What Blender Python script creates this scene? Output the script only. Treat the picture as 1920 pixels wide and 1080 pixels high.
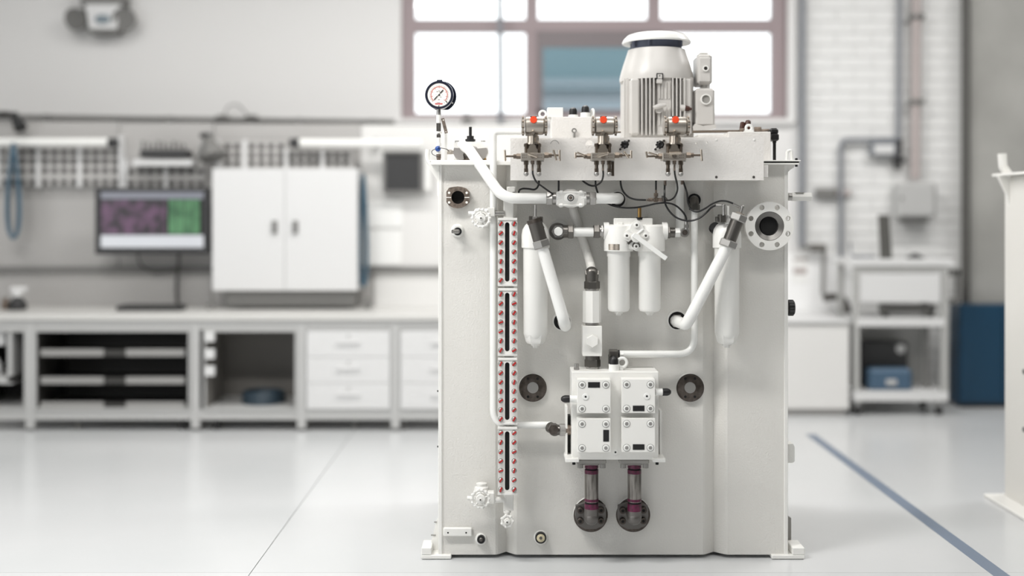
import bpy, math, random
from mathutils import Vector, Matrix, Quaternion, geometry
random.seed(7)
for o_ in list(bpy.data.objects): bpy.data.objects.remove(o_)
SC = bpy.context.scene
COL = SC.collection
PI = math.pi

# ---------------------------------------------------------------- camera, world, light
F = 2100.0      # focal length in pixels of a 1920 wide frame
H = 1.54        # eye height
HY = 400.0      # row of the horizon
cam_d = bpy.data.cameras.new('camera'); cam = bpy.data.objects.new('camera', cam_d); COL.objects.link(cam)
cam.location = (0, 0, H); cam.rotation_euler = (PI/2, 0, 0)
cam_d.sensor_width = 36; cam_d.lens = F/1920*36
cam_d.shift_y = -(540-HY)/1920
cam_d.clip_end = 200
cam_d.dof.use_dof = True; cam_d.dof.focus_distance = 4.90; cam_d.dof.aperture_fstop = 0.47
SC.camera = cam
w = bpy.data.worlds.new('sky'); SC.world = w; w.use_nodes = True
bg = w.node_tree.nodes['Background']; bg.inputs[0].default_value = (0.96, 0.985, 1, 1); bg.inputs[1].default_value = 2.5
SC.view_settings.view_transform = 'Standard'; SC.view_settings.look = 'None'
SC.view_settings.gamma = 1; SC.view_settings.use_curve_mapping = False
SC.view_settings.exposure = 0.03
CEIL = 4.6
ADDED_LAMPS = [(-2.3, 3.0), (0.9, 3.0), (4.1, 3.0), (-3.6, 6.6), (0.0, 6.6), (3.6, 6.6)]  # unseen lamps added overhead; their outputs shape the light on machine and walls
for (lx, ly), watt in zip(ADDED_LAMPS, (215, 52, 34, 42, 112, 98)):
    ld = bpy.data.lights.new('added_lamp_light', 'AREA'); ld.shape = 'RECTANGLE'; ld.size = 2.4; ld.size_y = 0.5
    ld.energy = watt; ld.color = (1, 0.985, 0.96)
    lo = bpy.data.objects.new('added_lamp_light', ld); COL.objects.link(lo); lo.location = (lx, ly, CEIL-0.13)

# ---------------------------------------------------------------- helpers
def P(px, py, Y): return Vector(((px-960)*Y/F, Y, H-(py-HY)*Y/F))
def S(n, Y=5.0): return n*Y/F
def lin(c):
    return tuple(((v/255)/12.92 if v/255 <= .04045 else ((v/255+.055)/1.055)**2.4) for v in c)+(1,)
def mat(name, col, rough=.5, metal=0., bump=None, var=None, coat=0., emit=None, spec=.5, streak=None):
    m = bpy.data.materials.new(name); m.use_nodes = True; nt = m.node_tree; b = nt.nodes['Principled BSDF']
    b.inputs['Base Color'].default_value = lin(col); b.inputs['Roughness'].default_value = rough
    b.inputs['Metallic'].default_value = metal; b.inputs['Coat Weight'].default_value = coat
    b.inputs['Specular IOR Level'].default_value = spec
    tc = nt.nodes.new('ShaderNodeTexCoord')
    if bump:
        n = nt.nodes.new('ShaderNodeTexNoise'); n.inputs['Scale'].default_value = bump[0]; n.inputs['Detail'].default_value = 3
        bp = nt.nodes.new('ShaderNodeBump'); bp.inputs['Strength'].default_value = bump[1]; bp.inputs['Distance'].default_value = bump[2]
        nt.links.new(tc.outputs['Object'], n.inputs['Vector']); nt.links.new(n.outputs[0], bp.inputs['Height'])
        nt.links.new(bp.outputs[0], b.inputs['Normal'])
    if var:
        n = nt.nodes.new('ShaderNodeTexNoise'); n.inputs['Scale'].default_value = var[0]; n.inputs['Detail'].default_value = 5
        mp = nt.nodes.new('ShaderNodeMapping'); mp.inputs['Scale'].default_value = streak or (1, 1, 1)
        r = nt.nodes.new('ShaderNodeMix'); r.data_type = 'RGBA'
        rp = nt.nodes.new('ShaderNodeMapRange'); rp.inputs[1].default_value = .35; rp.inputs[2].default_value = .65
        r.inputs[6].default_value = lin(col); r.inputs[7].default_value = lin(var[1])
        nt.links.new(tc.outputs['Object'], mp.inputs[0]); nt.links.new(mp.outputs[0], n.inputs['Vector'])
        nt.links.new(n.outputs[0], rp.inputs[0]); nt.links.new(rp.outputs[0], r.inputs[0])
        nt.links.new(r.outputs[2], b.inputs['Base Color'])
    if emit:
        b.inputs['Emission Color'].default_value = lin(col); b.inputs['Emission Strength'].default_value = emit
    return m

M = {}
M['tank'] = mat('tank_paint', (223, 221, 216), .38, bump=(130, .58, .0035), spec=.45)
M['rail'] = mat('rail_paint', (228, 225, 221), .36, bump=(115, .55, .0035))
M['white'] = mat('white_paint', (236, 235, 231), .33, bump=(120, .06, .001))
M['gloss'] = mat('gloss_white_paint', (238, 238, 235), .22)
M['motor'] = mat('motor_paint', (203, 200, 196), .34)
M['cast'] = mat('white_cast_paint', (232, 231, 227), .4, bump=(160, .25, .002))
M['steel'] = mat('zinc_steel', (168, 166, 163), .32, .8)
M['dsteel'] = mat('phosphated_steel', (106, 103, 99), .34, .8)
M['port'] = mat('bare_port_steel', (98, 91, 86), .42, .75, var=(40, (70, 63, 58)))
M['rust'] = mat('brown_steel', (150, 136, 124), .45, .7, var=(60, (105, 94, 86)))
M['pipe_raw'] = mat('raw_pipe_steel', (150, 146, 141), .34, .85, var=(9, (88, 84, 80)), streak=(6, 6, 1))
M['stain'] = mat('stainless', (194, 183, 170), .26, .92, bump=(300, .05, .001))
M['stain2'] = mat('cast_stainless', (178, 171, 162), .36, .8)
M['knurl'] = mat('dark_nickel', (108, 98, 88), .32, .85)
M['black'] = mat('black_rubber', (22, 21, 22), .45)
M['hole'] = mat('dark_bore', (10, 9, 9), .8)
M['hose'] = mat('black_hose', (24, 23, 24), .4)
M['orange'] = mat('orange_cap', (232, 78, 44), .35)
M['red'] = mat('red_lacquer', (176, 34, 34), .35)
M['purple'] = mat('magenta_marking_paint', (96, 14, 58), .4, var=(60, (60, 18, 38)))
M['clamp'] = mat('clamp_steel', (110, 107, 104), .38, .7)
M['blue'] = mat('blue_plastic', (28, 74, 150), .3)
M['brass'] = mat('brass', (178, 142, 88), .3, .9)
M['neck'] = mat('turned_neck_steel', (120, 118, 115), .35, .7)
M['brown'] = mat('brown_cap', (72, 42, 34), .4)
M['ivory'] = mat('ivory_plug', (206, 196, 166), .4)
M['gauge'] = mat('blue_black_enamel', (18, 24, 44), .25, coat=.4)
M['dial'] = mat('dial_white', (240, 238, 232), .5)
M['dialred'] = mat('dial_red_print', (200, 120, 112), .5)
M['logored'] = mat('dial_logo_red', (196, 60, 66), .5)
M['fanvoid'] = mat('blue_grey_fan_housing', (84, 90, 108), .5)
M['alu'] = mat('aluminium_casting', (166, 162, 158), .4, .6, bump=(140, .3, .002))
M['grey'] = mat('grey_plate', (150, 148, 144), .5)
# setting
M['floor'] = mat('epoxy_floor', (206, 207, 208), .22, var=(0.7, (200, 202, 203)), bump=(2.2, .04, .01))
M['joint'] = mat('floor_joint', (176, 176, 176), .7)
M['tape'] = mat('blue_grey_floor_tape', (114, 126, 143), .45)
M['wall'] = mat('plaster_wall', (224, 223, 222), .7)
M['ceil'] = mat('ceiling_grey', (176, 176, 174), .8)
M['hall'] = mat('grey_hall_wall', (120, 120, 119), .8)
M['brick'] = mat('white_painted_brick', (229, 229, 228), .55, bump=(30, .2, .004))
M['mortar'] = mat('white_painted_mortar', (206, 206, 205), .7)
M['concrete'] = mat('concrete', (172, 171, 167), .75, var=(1.6, (154, 153, 149)))
M['mull'] = mat('mauve_window_frame', (152, 138, 140), .5)
M['sash'] = mat('sash_frame', (118, 110, 112), .5)
M['panel'] = mat('grey_back_panel', (176, 174, 172), .55)
M['panel2'] = mat('lit_panel_and_sink', (222, 221, 219), .55)  # pale copy that paints light falloff into the right boards; also sink colour
M['bench'] = mat('bench_grey', (184, 184, 183), .4)
M['lip'] = mat('tray_lip_grey', (150, 149, 147), .45)
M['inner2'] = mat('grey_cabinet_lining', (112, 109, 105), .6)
M['darkhose'] = mat('dark_blue_hose', (48, 64, 76), .45)
M['benchtop'] = mat('bench_top', (206, 205, 202), .35)
M['bwhite'] = mat('cabinet_white', (216, 216, 216), .35)
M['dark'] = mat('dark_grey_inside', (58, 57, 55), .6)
M['mid'] = mat('mid_grey', (120, 119, 117), .5)
M['dgrey'] = mat('charcoal', (48, 48, 49), .5)
M['bluehose'] = mat('teal_blue_hose', (74, 98, 114), .4)
M['bluecab'] = mat('petrol_blue_steel', (22, 62, 88), .4)
M['bluecase'] = mat('blue_grey_case', (70, 94, 116), .4)
M['conduit'] = mat('grey_conduit', (128, 131, 137), .45)
M['pinkpipe'] = mat('rose_grey_pipe', (178, 168, 166), .5)
M['dpipe'] = mat('dark_pipe', (84, 83, 80), .5)
M['tgrey'] = mat('trolley_grey', (174, 174, 172), .45)
M['splash'] = mat('splash_white', (246, 246, 246), .3)
M['teal'] = mat('teal_facade', (92, 116, 124), .6)
M['teal2'] = mat('pale_facade', (128, 140, 148), .6)
M['paper'] = mat('paper', (240, 240, 238), .8)
def glass_mat():
    m = bpy.data.materials.new('window_glass'); m.use_nodes = True; nt = m.node_tree; nt.nodes.remove(nt.nodes['Principled BSDF'])
    t = nt.nodes.new('ShaderNodeBsdfTransparent'); t.inputs[0].default_value = (.97, .98, .98, 1); g = nt.nodes.new('ShaderNodeBsdfGlossy'); g.inputs['Roughness'].default_value = .02
    f = nt.nodes.new('ShaderNodeFresnel'); f.inputs[0].default_value = 1.35; x = nt.nodes.new('ShaderNodeMixShader')
    nt.links.new(f.outputs[0], x.inputs[0]); nt.links.new(t.outputs[0], x.inputs[1]); nt.links.new(g.outputs[0], x.inputs[2])
    nt.links.new(x.outputs[0], nt.nodes['Material Output'].inputs[0]); return m
M['glass'] = glass_mat()
def screen_mat(name, a, b, scale, e):
    m = bpy.data.materials.new(name); m.use_nodes = True; nt = m.node_tree; p = nt.nodes['Principled BSDF']
    tc = nt.nodes.new('ShaderNodeTexCoord'); n = nt.nodes.new('ShaderNodeTexNoise'); n.inputs['Scale'].default_value = scale; n.inputs['Detail'].default_value = 3
    r = nt.nodes.new('ShaderNodeMix'); r.data_type = 'RGBA'; r.inputs[6].default_value = lin(a); r.inputs[7].default_value = lin(b)
    rp = nt.nodes.new('ShaderNodeMapRange'); rp.inputs[1].default_value = .4; rp.inputs[2].default_value = .6
    nt.links.new(tc.outputs['Object'], n.inputs[0]); nt.links.new(n.outputs[0], rp.inputs[0]); nt.links.new(rp.outputs[0], r.inputs[0])
    p.inputs['Base Color'].default_value = (.02, .02, .02, 1); p.inputs['Roughness'].default_value = .3
    nt.links.new(r.outputs[2], p.inputs['Emission Color']); p.inputs['Emission Strength'].default_value = e
    return m

def fil(pts, r, seg=7):
    pts = [Vector(p) for p in pts]; out = [pts[0]]
    for i in range(1, len(pts)-1):
        a, b, c = pts[i-1], pts[i], pts[i+1]
        u, v = (a-b), (c-b); lu, lv = u.length, v.length; u.normalize(); v.normalize()
        ang = u.angle(v)
        if ang > PI-.02: out.append(b); continue
        rr = r[i-1] if isinstance(r, (list, tuple)) else r
        d = min(rr/math.tan(ang/2), lu*.49 if i > 1 else lu*.98, lv*.49 if i < len(pts)-2 else lv*.98)
        p0, p1 = b+u*d, b+v*d
        for k in range(seg+1):
            t = k/seg; out.append(p0*(1-t)**2+b*2*t*(1-t)+p1*t*t)
    out.append(pts[-1]); return out
def cat(pts, seg=6):
    p = [Vector(q) for q in pts]; p = [p[0]*2-p[1]]+p+[p[-1]*2-p[-2]]; out = []
    for i in range(1, len(p)-2):
        for k in range(seg):
            t = k/seg; a, b, c, d = p[i-1], p[i], p[i+1], p[i+2]
            out.append(.5*((2*b)+(c-a)*t+(2*a-5*b+4*c-d)*t*t+(3*b-a-3*c+d)*t**3))
    out.append(p[-2]); return out

class MB:
    def __init__(s): s.v = []; s.f = []; s.mi = []; s.m = 0
    def add(s, vs, fs):
        n = len(s.v); s.v += [Vector(q) for q in vs]; s.f += [tuple(i+n for i in q) for q in fs]; s.mi += [s.m]*len(fs); return s
    def mat(s, i): s.m = i; return s
    def box(s, x0, x1, y0, y1, z0, z1, bev=0):
        if x0 > x1: x0, x1 = x1, x0
        if y0 > y1: y0, y1 = y1, y0
        if z0 > z1: z0, z1 = z1, z0
        if bev <= 0:
            vs = [(x, y, z) for x in (x0, x1) for y in (y0, y1) for z in (z0, z1)]
            return s.add(vs, [(0, 1, 3, 2), (4, 6, 7, 5), (0, 4, 5, 1), (2, 3, 7, 6), (0, 2, 6, 4), (1, 5, 7, 3)])
        b = min(bev, (x1-x0)*.45, (y1-y0)*.45, (z1-z0)*.45)
        vs = []; idx = {}
        for i, x in enumerate((x0, x1)):
            for j, y in enumerate((y0, y1)):
                for k, z in enumerate((z0, z1)):
                    dx, dy, dz = (b if i == 0 else -b), (b if j == 0 else -b), (b if k == 0 else -b)
                    for a, q in enumerate(((x, y+dy, z+dz), (x+dx, y, z+dz), (x+dx, y+dy, z))):
                        idx[(i, j, k, a)] = len(vs); vs.append(q)
        g = lambda i, j, k, a: idx[(i, j, k, a)]
        fs = []
        for i in (0, 1):
            fs.append((g(i, 0, 0, 0), g(i, 0, 1, 0), g(i, 1, 1, 0), g(i, 1, 0, 0)))
            fs.append((g(0, i, 0, 1), g(0, i, 1, 1), g(1, i, 1, 1), g(1, i, 0, 1)))
            fs.append((g(0, 0, i, 2), g(0, 1, i, 2), g(1, 1, i, 2), g(1, 0, i, 2)))
            for j in (0, 1):
                fs.append((g(i, j, 0, 0), g(i, j, 1, 0), g(i, j, 1, 1), g(i, j, 0, 1)))
                fs.append((g(i, 0, j, 0), g(i, 1, j, 0), g(i, 1, j, 2), g(i, 0, j, 2)))
                fs.append((g(0, i, j, 1), g(1, i, j, 1), g(1, i, j, 2), g(0, i, j, 2)))
                for k in (0, 1): fs.append((g(i, j, k, 0), g(i, j, k, 1), g(i, j, k, 2)))
        return s.add(vs, fs)
    def boxp(s, a, b, c, d, Yf, Yb, bev=0):
        p, q = P(a, b, Yf), P(c, d, Yf); return s.box(p.x, q.x, Yf, Yb, q.z, p.z, bev)
    def lathe(s, p, d, prof, n=24, phase=0., cap=True):
        p = Vector(p); d = Vector(d).normalized(); u = d.orthogonal().normalized()
        if abs(d.z) > .99: u = Vector((1, 0, 0))
        elif abs(d.z) < .2: u = Vector((0, 0, 1)).cross(d).normalized()
        v = d.cross(u); vs = []; fs = []
        for (t, r) in prof:
            for k in range(n):
                a = 2*PI*k/n+phase; vs.append(p+d*t+(u*math.cos(a)+v*math.sin(a))*max(r, 1e-5))
        m = len(prof)
        for i in range(m-1):
            for k in range(n):
                k2 = (k+1) % n; fs.append((i*n+k, i*n+k2, (i+1)*n+k2, (i+1)*n+k))
        if cap and prof[0][1] > 1e-4: fs.append(tuple(range(n-1, -1, -1)))
        if cap and prof[-1][1] > 1e-4: fs.append(tuple((m-1)*n+k for k in range(n)))
        return s.add(vs, fs)
    def cyl(s, p0, p1, r0, r1=None, n=20, ch=0, phase=0.):
        p0, p1 = Vector(p0), Vector(p1); L = (p1-p0).length; r1 = r0 if r1 is None else r1
        pr = [(0, r0), (L, r1)] if ch <= 0 else [(0, r0-ch), (ch, r0), (L-ch, r1), (L, r1-ch)]
        return s.lathe(p0, p1-p0, pr, n, phase)
    def hexa(s, p0, p1, r, phase=0.):
        return s.cyl(p0, p1, r, n=6, ch=r*.10, phase=phase)
    def cy(s, px, py, r, Yf, Yb, n=24, ch=0, phase=0.):      # cylinder along the depth axis, pixel radius at its front
        p = P(px, py, Yf); return s.cyl(p, (p.x, Yb, p.z), S(r, Yf), n=n, ch=ch, phase=phase)
    def ring(s, px, py, ro, ri, Yf, Yb, n=32):
        p = P(px, py, Yf); a, b = S(ro, Yf), S(ri, Yf); L = Yb-Yf
        return s.lathe(p, (0, 1, 0), [(0, b), (0, a), (L, a), (L, b), (0, b)], n, cap=False)
    def tube(s, path, r, n=12, closed=False, cap=True):
        path = [Vector(q) for q in path]; m = len(path); rs = r if isinstance(r, (list, tuple)) else [r]*m
        tg = []
        for i in range(m):
            a = path[i-1] if (i > 0 or closed) else path[i]; b = path[(i+1) % m] if (i < m-1 or closed) else path[i]
            tg.append((b-a).normalized())
        u = tg[0].orthogonal().normalized(); vs = []; fs = []
        for i in range(m):
            u = (u-tg[i]*u.dot(tg[i])).normalized(); v = tg[i].cross(u)
            for k in range(n):
                a = 2*PI*k/n; vs.append(path[i]+(u*math.cos(a)+v*math.sin(a))*rs[i])
        for i in range(m if closed else m-1):
            j = (i+1) % m
            for k in range(n):
                k2 = (k+1) % n; fs.append((i*n+k, i*n+k2, j*n+k2, j*n+k))
        if not closed and cap: fs.append(tuple(range(n-1, -1, -1))); fs.append(tuple((m-1)*n+k for k in range(n)))
        return s.add(vs, fs)
    def torus(s, c, axis, R, r, n=24, k=8):
        c = Vector(c); d = Vector(axis).normalized(); u = d.orthogonal().normalized(); v = d.cross(u)
        return s.tube([c+(u*math.cos(2*PI*i/n)+v*math.sin(2*PI*i/n))*R for i in range(n)], r, k, closed=True)
    def sph(s, c, r, n=14, sc=(1, 1, 1)):
        m = n//2; pr = [(-r*math.cos(PI*i/m), r*math.sin(PI*i/m)) for i in range(m+1)]
        o = MB(); o.lathe((0, 0, 0), (0, 0, 1), pr, n)
        return s.add([Vector(c)+Vector((q.x*sc[0], q.y*sc[1], q.z*sc[2])) for q in o.v], o.f)
    def plate(s, outer, holes, y0, y1):                          # polygon in the XZ plane with through holes
        loops = [list(outer)]+[list(h) for h in holes]
        flat = [Vector((x, z, 0)) for L in loops for (x, z) in L]
        tri = geometry.tessellate_polygon([[Vector((x, z, 0)) for (x, z) in L] for L in loops])
        n = len(flat); vs = [(q.x, y0, q.y) for q in flat]+[(q.x, y1, q.y) for q in flat]
        fs = [tuple(t) for t in tri]+[tuple(i+n for i in reversed(t)) for t in tri]; o = 0
        for L in loops:
            k = len(L)
            for i in range(k): fs.append((o+i, o+(i+1) % k, n+o+(i+1) % k, n+o+i))
            o += k
        return s.add(vs, fs)
    def prismz(s, poly, z0, z1):
        n = len(poly); vs = [(x, y, z0) for x, y in poly]+[(x, y, z1) for x, y in poly]
        return s.add(vs, [tuple(range(n-1, -1, -1)), tuple(range(n, 2*n))]+[(i, (i+1) % n, n+(i+1) % n, n+i) for i in range(n)])
    def prismx(s, poly, x0, x1):                                  # polygon in the YZ plane
        n = len(poly); vs = [(x0, y, z) for y, z in poly]+[(x1, y, z) for y, z in poly]
        return s.add(vs, [tuple(range(n-1, -1, -1)), tuple(range(n, 2*n))]+[(i, (i+1) % n, n+(i+1) % n, n+i) for i in range(n)])
    def xf(s, mtx, start=0):
        for i in range(start, len(s.v)): s.v[i] = mtx @ s.v[i]
        return s
def circ(px, py, r, Y, n=20, ph=0.):
    c = P(px, py, Y); R = S(r, Y); return [(c.x+R*math.cos(2*PI*i/n+ph), c.z+R*math.sin(2*PI*i/n+ph)) for i in range(n)]
def polyp(pts, Y): return [(P(a, b, Y).x, P(a, b, Y).z) for a, b in pts]

WL = {}
import bmesh
def mesh_of(name, mb, mats, origin, ang=33):
    me = bpy.data.meshes.new(name); me.from_pydata([tuple(v-origin) for v in mb.v], [], mb.f)
    mats = mats if isinstance(mats, (list, tuple)) else [mats]
    for q in mats: me.materials.append(M[q] if isinstance(q, str) else q)
    for p, i in zip(me.polygons, mb.mi): p.material_index = i
    bm = bmesh.new(); bm.from_mesh(me); bmesh.ops.remove_doubles(bm, verts=bm.verts, dist=1e-6); bmesh.ops.recalc_face_normals(bm, faces=bm.faces); bm.to_mesh(me); bm.free()
    for p in me.polygons: p.use_smooth = True
    me.set_sharp_from_angle(angle=math.radians(ang)); me.update()
    return me
def link(o, wl, parent):
    COL.objects.link(o); WL[o.name] = Vector(wl)
    if parent is not None: o.parent = parent; o.location = Vector(wl)-WL[parent.name]
    else: o.location = wl
    return o
def obj(name, mb, mats, parent=None, kind=None, label=None, ang=33):
    lo = Vector([min(v[i] for v in mb.v) for i in range(3)]); hi = Vector([max(v[i] for v in mb.v) for i in range(3)])
    org = (lo+hi)/2
    if parent is None: org.z = lo.z
    o = bpy.data.objects.new(name, mesh_of(name, mb, mats, org, ang)); link(o, org, parent)
    if kind: o['kind'] = kind
    if label: o['label'] = label
    return o
def inst(name, src, wl, parent, label=None):
    o = bpy.data.objects.new(name, src if isinstance(src, bpy.types.Mesh) else src.data); link(o, wl, parent)
    if label: o['label'] = label
    return o
def tag(o, label, catg, group=None):
    o['label'] = label; o['category'] = catg
    if group: o['group'] = group
    return o
def thing(name, label, catg, loc, group=None):
    o = bpy.data.objects.new(name, None); o.empty_display_size = .1; link(o, Vector(loc), None); return tag(o, label, catg, group)
def struct(name, mb, mats, parent=None): return obj(name, mb, mats, parent, 'structure')

# ---------------------------------------------------------------- the setting
WY = 9.3                                                     # back wall
b = MB().box(-9, 9, -4, 12, -.12, -.012); floor = struct('floor', b, 'joint')
JX, JY = -1.12, 4.80
for (x0, x1) in ((-9, JX-.002), (JX+.002, 9)):
    for (y0, y1) in ((-4, JY-.001), (JY+.001, 12)):
        obj('slab', MB().box(x0, x1, y0, y1, -.012, 0), 'floor', floor)
b = MB().box(2.045, 2.115, -2, 7.8, 0.0, .0012)
tag(obj('floor_tape', b, 'tape'), 'blue grey marking tape running along the pale floor right of the machine', 'floor tape')
# back wall with the window opening
wx0, wx1 = P(752, 0, WY).x, P(1478, 0, WY).x; wz0 = P(0, 226, WY).z; wz1 = wz0+2.55
b = MB()
b.box(-9, wx0, WY, WY+.3, 0, CEIL).box(wx0, wx1, WY, WY+.3, 0, wz0).box(wx0, wx1, WY, WY+.3, wz1, CEIL)
bx0 = P(1500, 0, WY).x; bx1 = P(1806, 0, WY).x
b.box(wx1, bx0, WY, WY+.3, 0, CEIL)
struct('wall_back', b, 'wall')
# painted brick part of the wall
wb = struct('wall_brick', MB().box(bx0, bx1, WY+.006, WY+.3, 0, CEIL), 'mortar')
BH, BL = .098, .30
bm_full = None; row = 0; z = 0
pmesh = {}
while z < 3.3:
    x = bx0-(BL/2 if row % 2 else 0)
    while x < bx1:
        a, c = max(x+.004, bx0), min(x+BL-.004, bx1)
        if c-a > .03:
            key = round(c-a, 3)
            if key not in pmesh:
                q = MB().box(-(c-a)/2, (c-a)/2, -.004, .008, -BH/2+.004, BH/2-.004, .002); pmesh[key] = mesh_of('brick', q, 'brick', Vector((0, 0, 0)))
            inst('brick', pmesh[key], Vector(((a+c)/2, WY+.002, z+BH/2)), wb)
        x += BL
    z += BH; row += 1
struct('wall_right', MB().box(P(1818, 0, 9.15).x, 9, 9.15, WY+.3, 0, CEIL), 'concrete')
LW0, LW1, LZ0, LZ1 = -1.0, 5.0, .9, 3.9                       # unseen glazing added in the left wall for light from the left
struct('wall_left', MB().box(-6.2, -6.0, -4, LW0, 0, CEIL).box(-6.2, -6.0, LW1, WY, 0, CEIL).box(-6.2, -6.0, LW0, LW1, 0, LZ0).box(-6.2, -6.0, LW0, LW1, LZ1, CEIL), 'hall')
win2 = struct('added_window_left', MB().box(-6.14, -6.06, LW0, LW1, LZ0, LZ0+.06).box(-6.14, -6.06, LW0, LW1, LZ1-.06, LZ1), 'mull')
for i in range(5): obj('mullion', MB().box(-6.13, -6.07, LW0+i*1.485, LW0+i*1.485+.06, LZ0+.06, LZ1-.06), 'mull', win2)
struct('wall_side', MB().box(6.0, 6.2, -4, 9.15, 0, CEIL), 'hall')
FZ0, FZ1 = 1.4, 3.7  # unseen window added behind the camera for frontal daylight
struct('wall_front', MB().box(-6, 6, -4.2, -4, 0, FZ0).box(-6, 6, -4.2, -4, FZ1, CEIL).box(-6, -5, -4.2, -4, FZ0, FZ1).box(-1.5, 6, -4.2, -4, FZ0, FZ1), 'hall')
win3 = struct('added_window_front', MB().box(-5, -1.5, -4.15, -4.05, FZ0, FZ0+.06).box(-5, -1.5, -4.15, -4.05, FZ1-.06, FZ1), 'mull')
for i in range(4): obj('mullion', MB().box(-5+i*1.146, -4.94+i*1.146, -4.14, -4.06, FZ0+.06, FZ1-.06), 'mull', win3)
struct('ceiling', MB().box(-9, 9, -4, 12, CEIL, CEIL+.15), 'ceil')
k = 0
for (lx, ly) in ADDED_LAMPS:
    names = ['front left', 'front middle', 'front right', 'rear left', 'rear middle', 'rear right']
    t = thing('added_ceiling_light', 'added unseen white ceiling light, %s of the six overhead' % names[k], 'ceiling light', (lx, ly, CEIL-.12), 'added unseen ceiling lights'); k += 1  # fixtures added out of view to house the overhead lamps
    obj('housing', MB().box(lx-1.25, lx+1.25, ly-.3, ly+.3, CEIL-.11, CEIL-.002, .01), 'bwhite', t)
# window
win = struct('window_1', MB().boxp(752, -420, 778, 226, WY+.04, WY+.14).boxp(1448, -420, 1478, 226, WY+.04, WY+.14)
             .boxp(778, 212, 1448, 228, WY+.04, WY+.14), 'mull')
for (a, c) in ((985, 1009), (1214, 1239)): obj('mullion', MB().boxp(a, -420, c, 214, WY+.05, WY+.13), 'mull', win)
for (a, c) in ((36, 60), (-190, -166), (-420, -396)):
    obj('transom', MB().boxp(776, a, 1450, c, WY+.045, WY+.135), 'mull', win)
sf = MB().boxp(1007, 58, 1242, 88, WY+.03, WY+.08).boxp(1007, 88, 1018, 213, WY+.03, WY+.08).boxp(1232, 88, 1242, 213, WY+.03, WY+.08).boxp(1007, 206, 1242, 214, WY+.03, WY+.08)
obj('sash', sf, 'sash', win)
for (a, c) in ((778, 985), (1009, 1214), (1239, 1450)):
    for (d, e) in ((60, 213), (-166, 36)):
        obj('pane', MB().boxp(a, d, c, e, WY+.088, WY+.094), 'glass', win)
obj('window_sill', MB().boxp(740, 222, 1490, 232, WY-.05, WY+.05), 'wall', win)
obj('window_reveal', MB().boxp(1478, -420, 1492, 226, WY-.03, WY+.02), 'wall', win)
# outside: building across the yard
OB = 17.0
t = thing('neighbouring_building', 'teal grey building seen through the middle window pane', 'building', (P(1120, 0, OB).x, OB+2, -1))
b = MB().boxp(1000, 56, 1262, 713, OB, OB+4); obj('wall', b, 'teal', t)
for (a, d, c, e, mm) in ((1000, 150, 1262, 163, 'teal2'), (1000, 176, 1262, 182, 'conduit'), (1000, 186, 1262, 690, 'teal2')):
    obj('facade_band', MB().boxp(a, d, c, e, OB-.05, OB+.02), mm, t)
struct('ground', MB().box(-30, 30, 12.01, 60, -1.2, -1.0), 'wall')

# ---------------------------------------------------------------- pipes and small gear on the walls
def pipeobj(name, label, catg, path, r, m, n=10, extra=None):
    b = MB().tube(path, r, n); o = obj(name, b, m); return tag(o, label, catg)
pipeobj('drain_pipe', 'dark vertical pipe in the corner between white brick and concrete', 'pipe', [P(1811, -250, 9.12), P(1810, 735, 9.12)], S(8, 9.12), 'dpipe')
pipeobj('riser_pipe', 'grey vertical pipe close beside the right edge of the window', 'pipe', [P(1506, -250, WY-.06), P(1503, 462, WY-.06)], S(6.0, WY), 'conduit')
Y = WY-.06
t = thing('cable_conduit', 'grey conduit coming down the brick wall and branching left', 'conduit', P(1685, 260, Y))
obj('pipe', MB().tube(fil([P(1690, -250, Y), P(1685, 262, Y)], .05), S(5, Y), 10), 'conduit', t)
obj('pipe', MB().tube(fil([P(1684, 262, Y), P(1577, 262, Y), P(1577, 522, Y)], .06), S(4.5, Y), 10), 'conduit', t)
obj('junction_box', MB().boxp(1634, 266, 1682, 293, Y-.05, Y+.03, .01).mat(1).boxp(1640, 271, 1676, 288, Y-.056, Y-.05), ['conduit', 'bwhite'], t)
obj('shutoff_valve', MB().cyl(P(1684, 262, Y), P(1683, 318, Y), S(8, Y), S(6, Y), 12).cyl(P(1674, 300, Y), P(1697, 300, Y), S(5, Y)), 'dgrey', t)
Y = WY-.08
t = thing('flue_pipe', 'wide rose grey pipe with two clamps above the wall boiler', 'pipe', P(1718, 340, Y))
obj('pipe', MB().cyl(P(1720, -250, Y), P(1716, 336, Y), S(9, Y), n=16), 'pinkpipe', t)
for yy in (32, 191): obj('clamp', MB().cyl(P(1718, yy-4, Y), P(1718, yy+4, Y), S(15, Y), n=16), 'mid', t)
t = thing('wall_boiler', 'pale grey rounded boiler mounted on the brick wall above the trolley', 'boiler', P(1720, 410, Y))
obj('body', MB().boxp(1685, 342, 1757, 409, WY-.2, WY-.03, .02), 'bench', t)
obj('front_cover', MB().boxp(1690, 347, 1752, 404, WY-.21, WY-.2, .008), 'bench', t)
obj('base', MB().boxp(1694, 409, 1742, 418, WY-.17, WY-.05, .01), 'mid', t)
obj('status_lamp', MB().cy(1692, 372, 3, WY-.213, WY-.2, 10), 'mid', t)
obj('back_plate', MB().boxp(1700, 350, 1740, 400, WY-.03, WY-.005), 'bench', t)
t = thing('pressure_regulator', 'small dark regulator on the brick wall left of the boiler', 'regulator', P(1553, 371, WY-.05))
obj('body', MB().boxp(1530, 353, 1570, 372, WY-.07, WY-.01, .01), 'mid', t)
obj('knob', MB().cyl(P(1570, 362, WY-.04), P(1594, 362, WY-.04), S(6, WY), n=12), 'pinkpipe', t)
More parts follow.
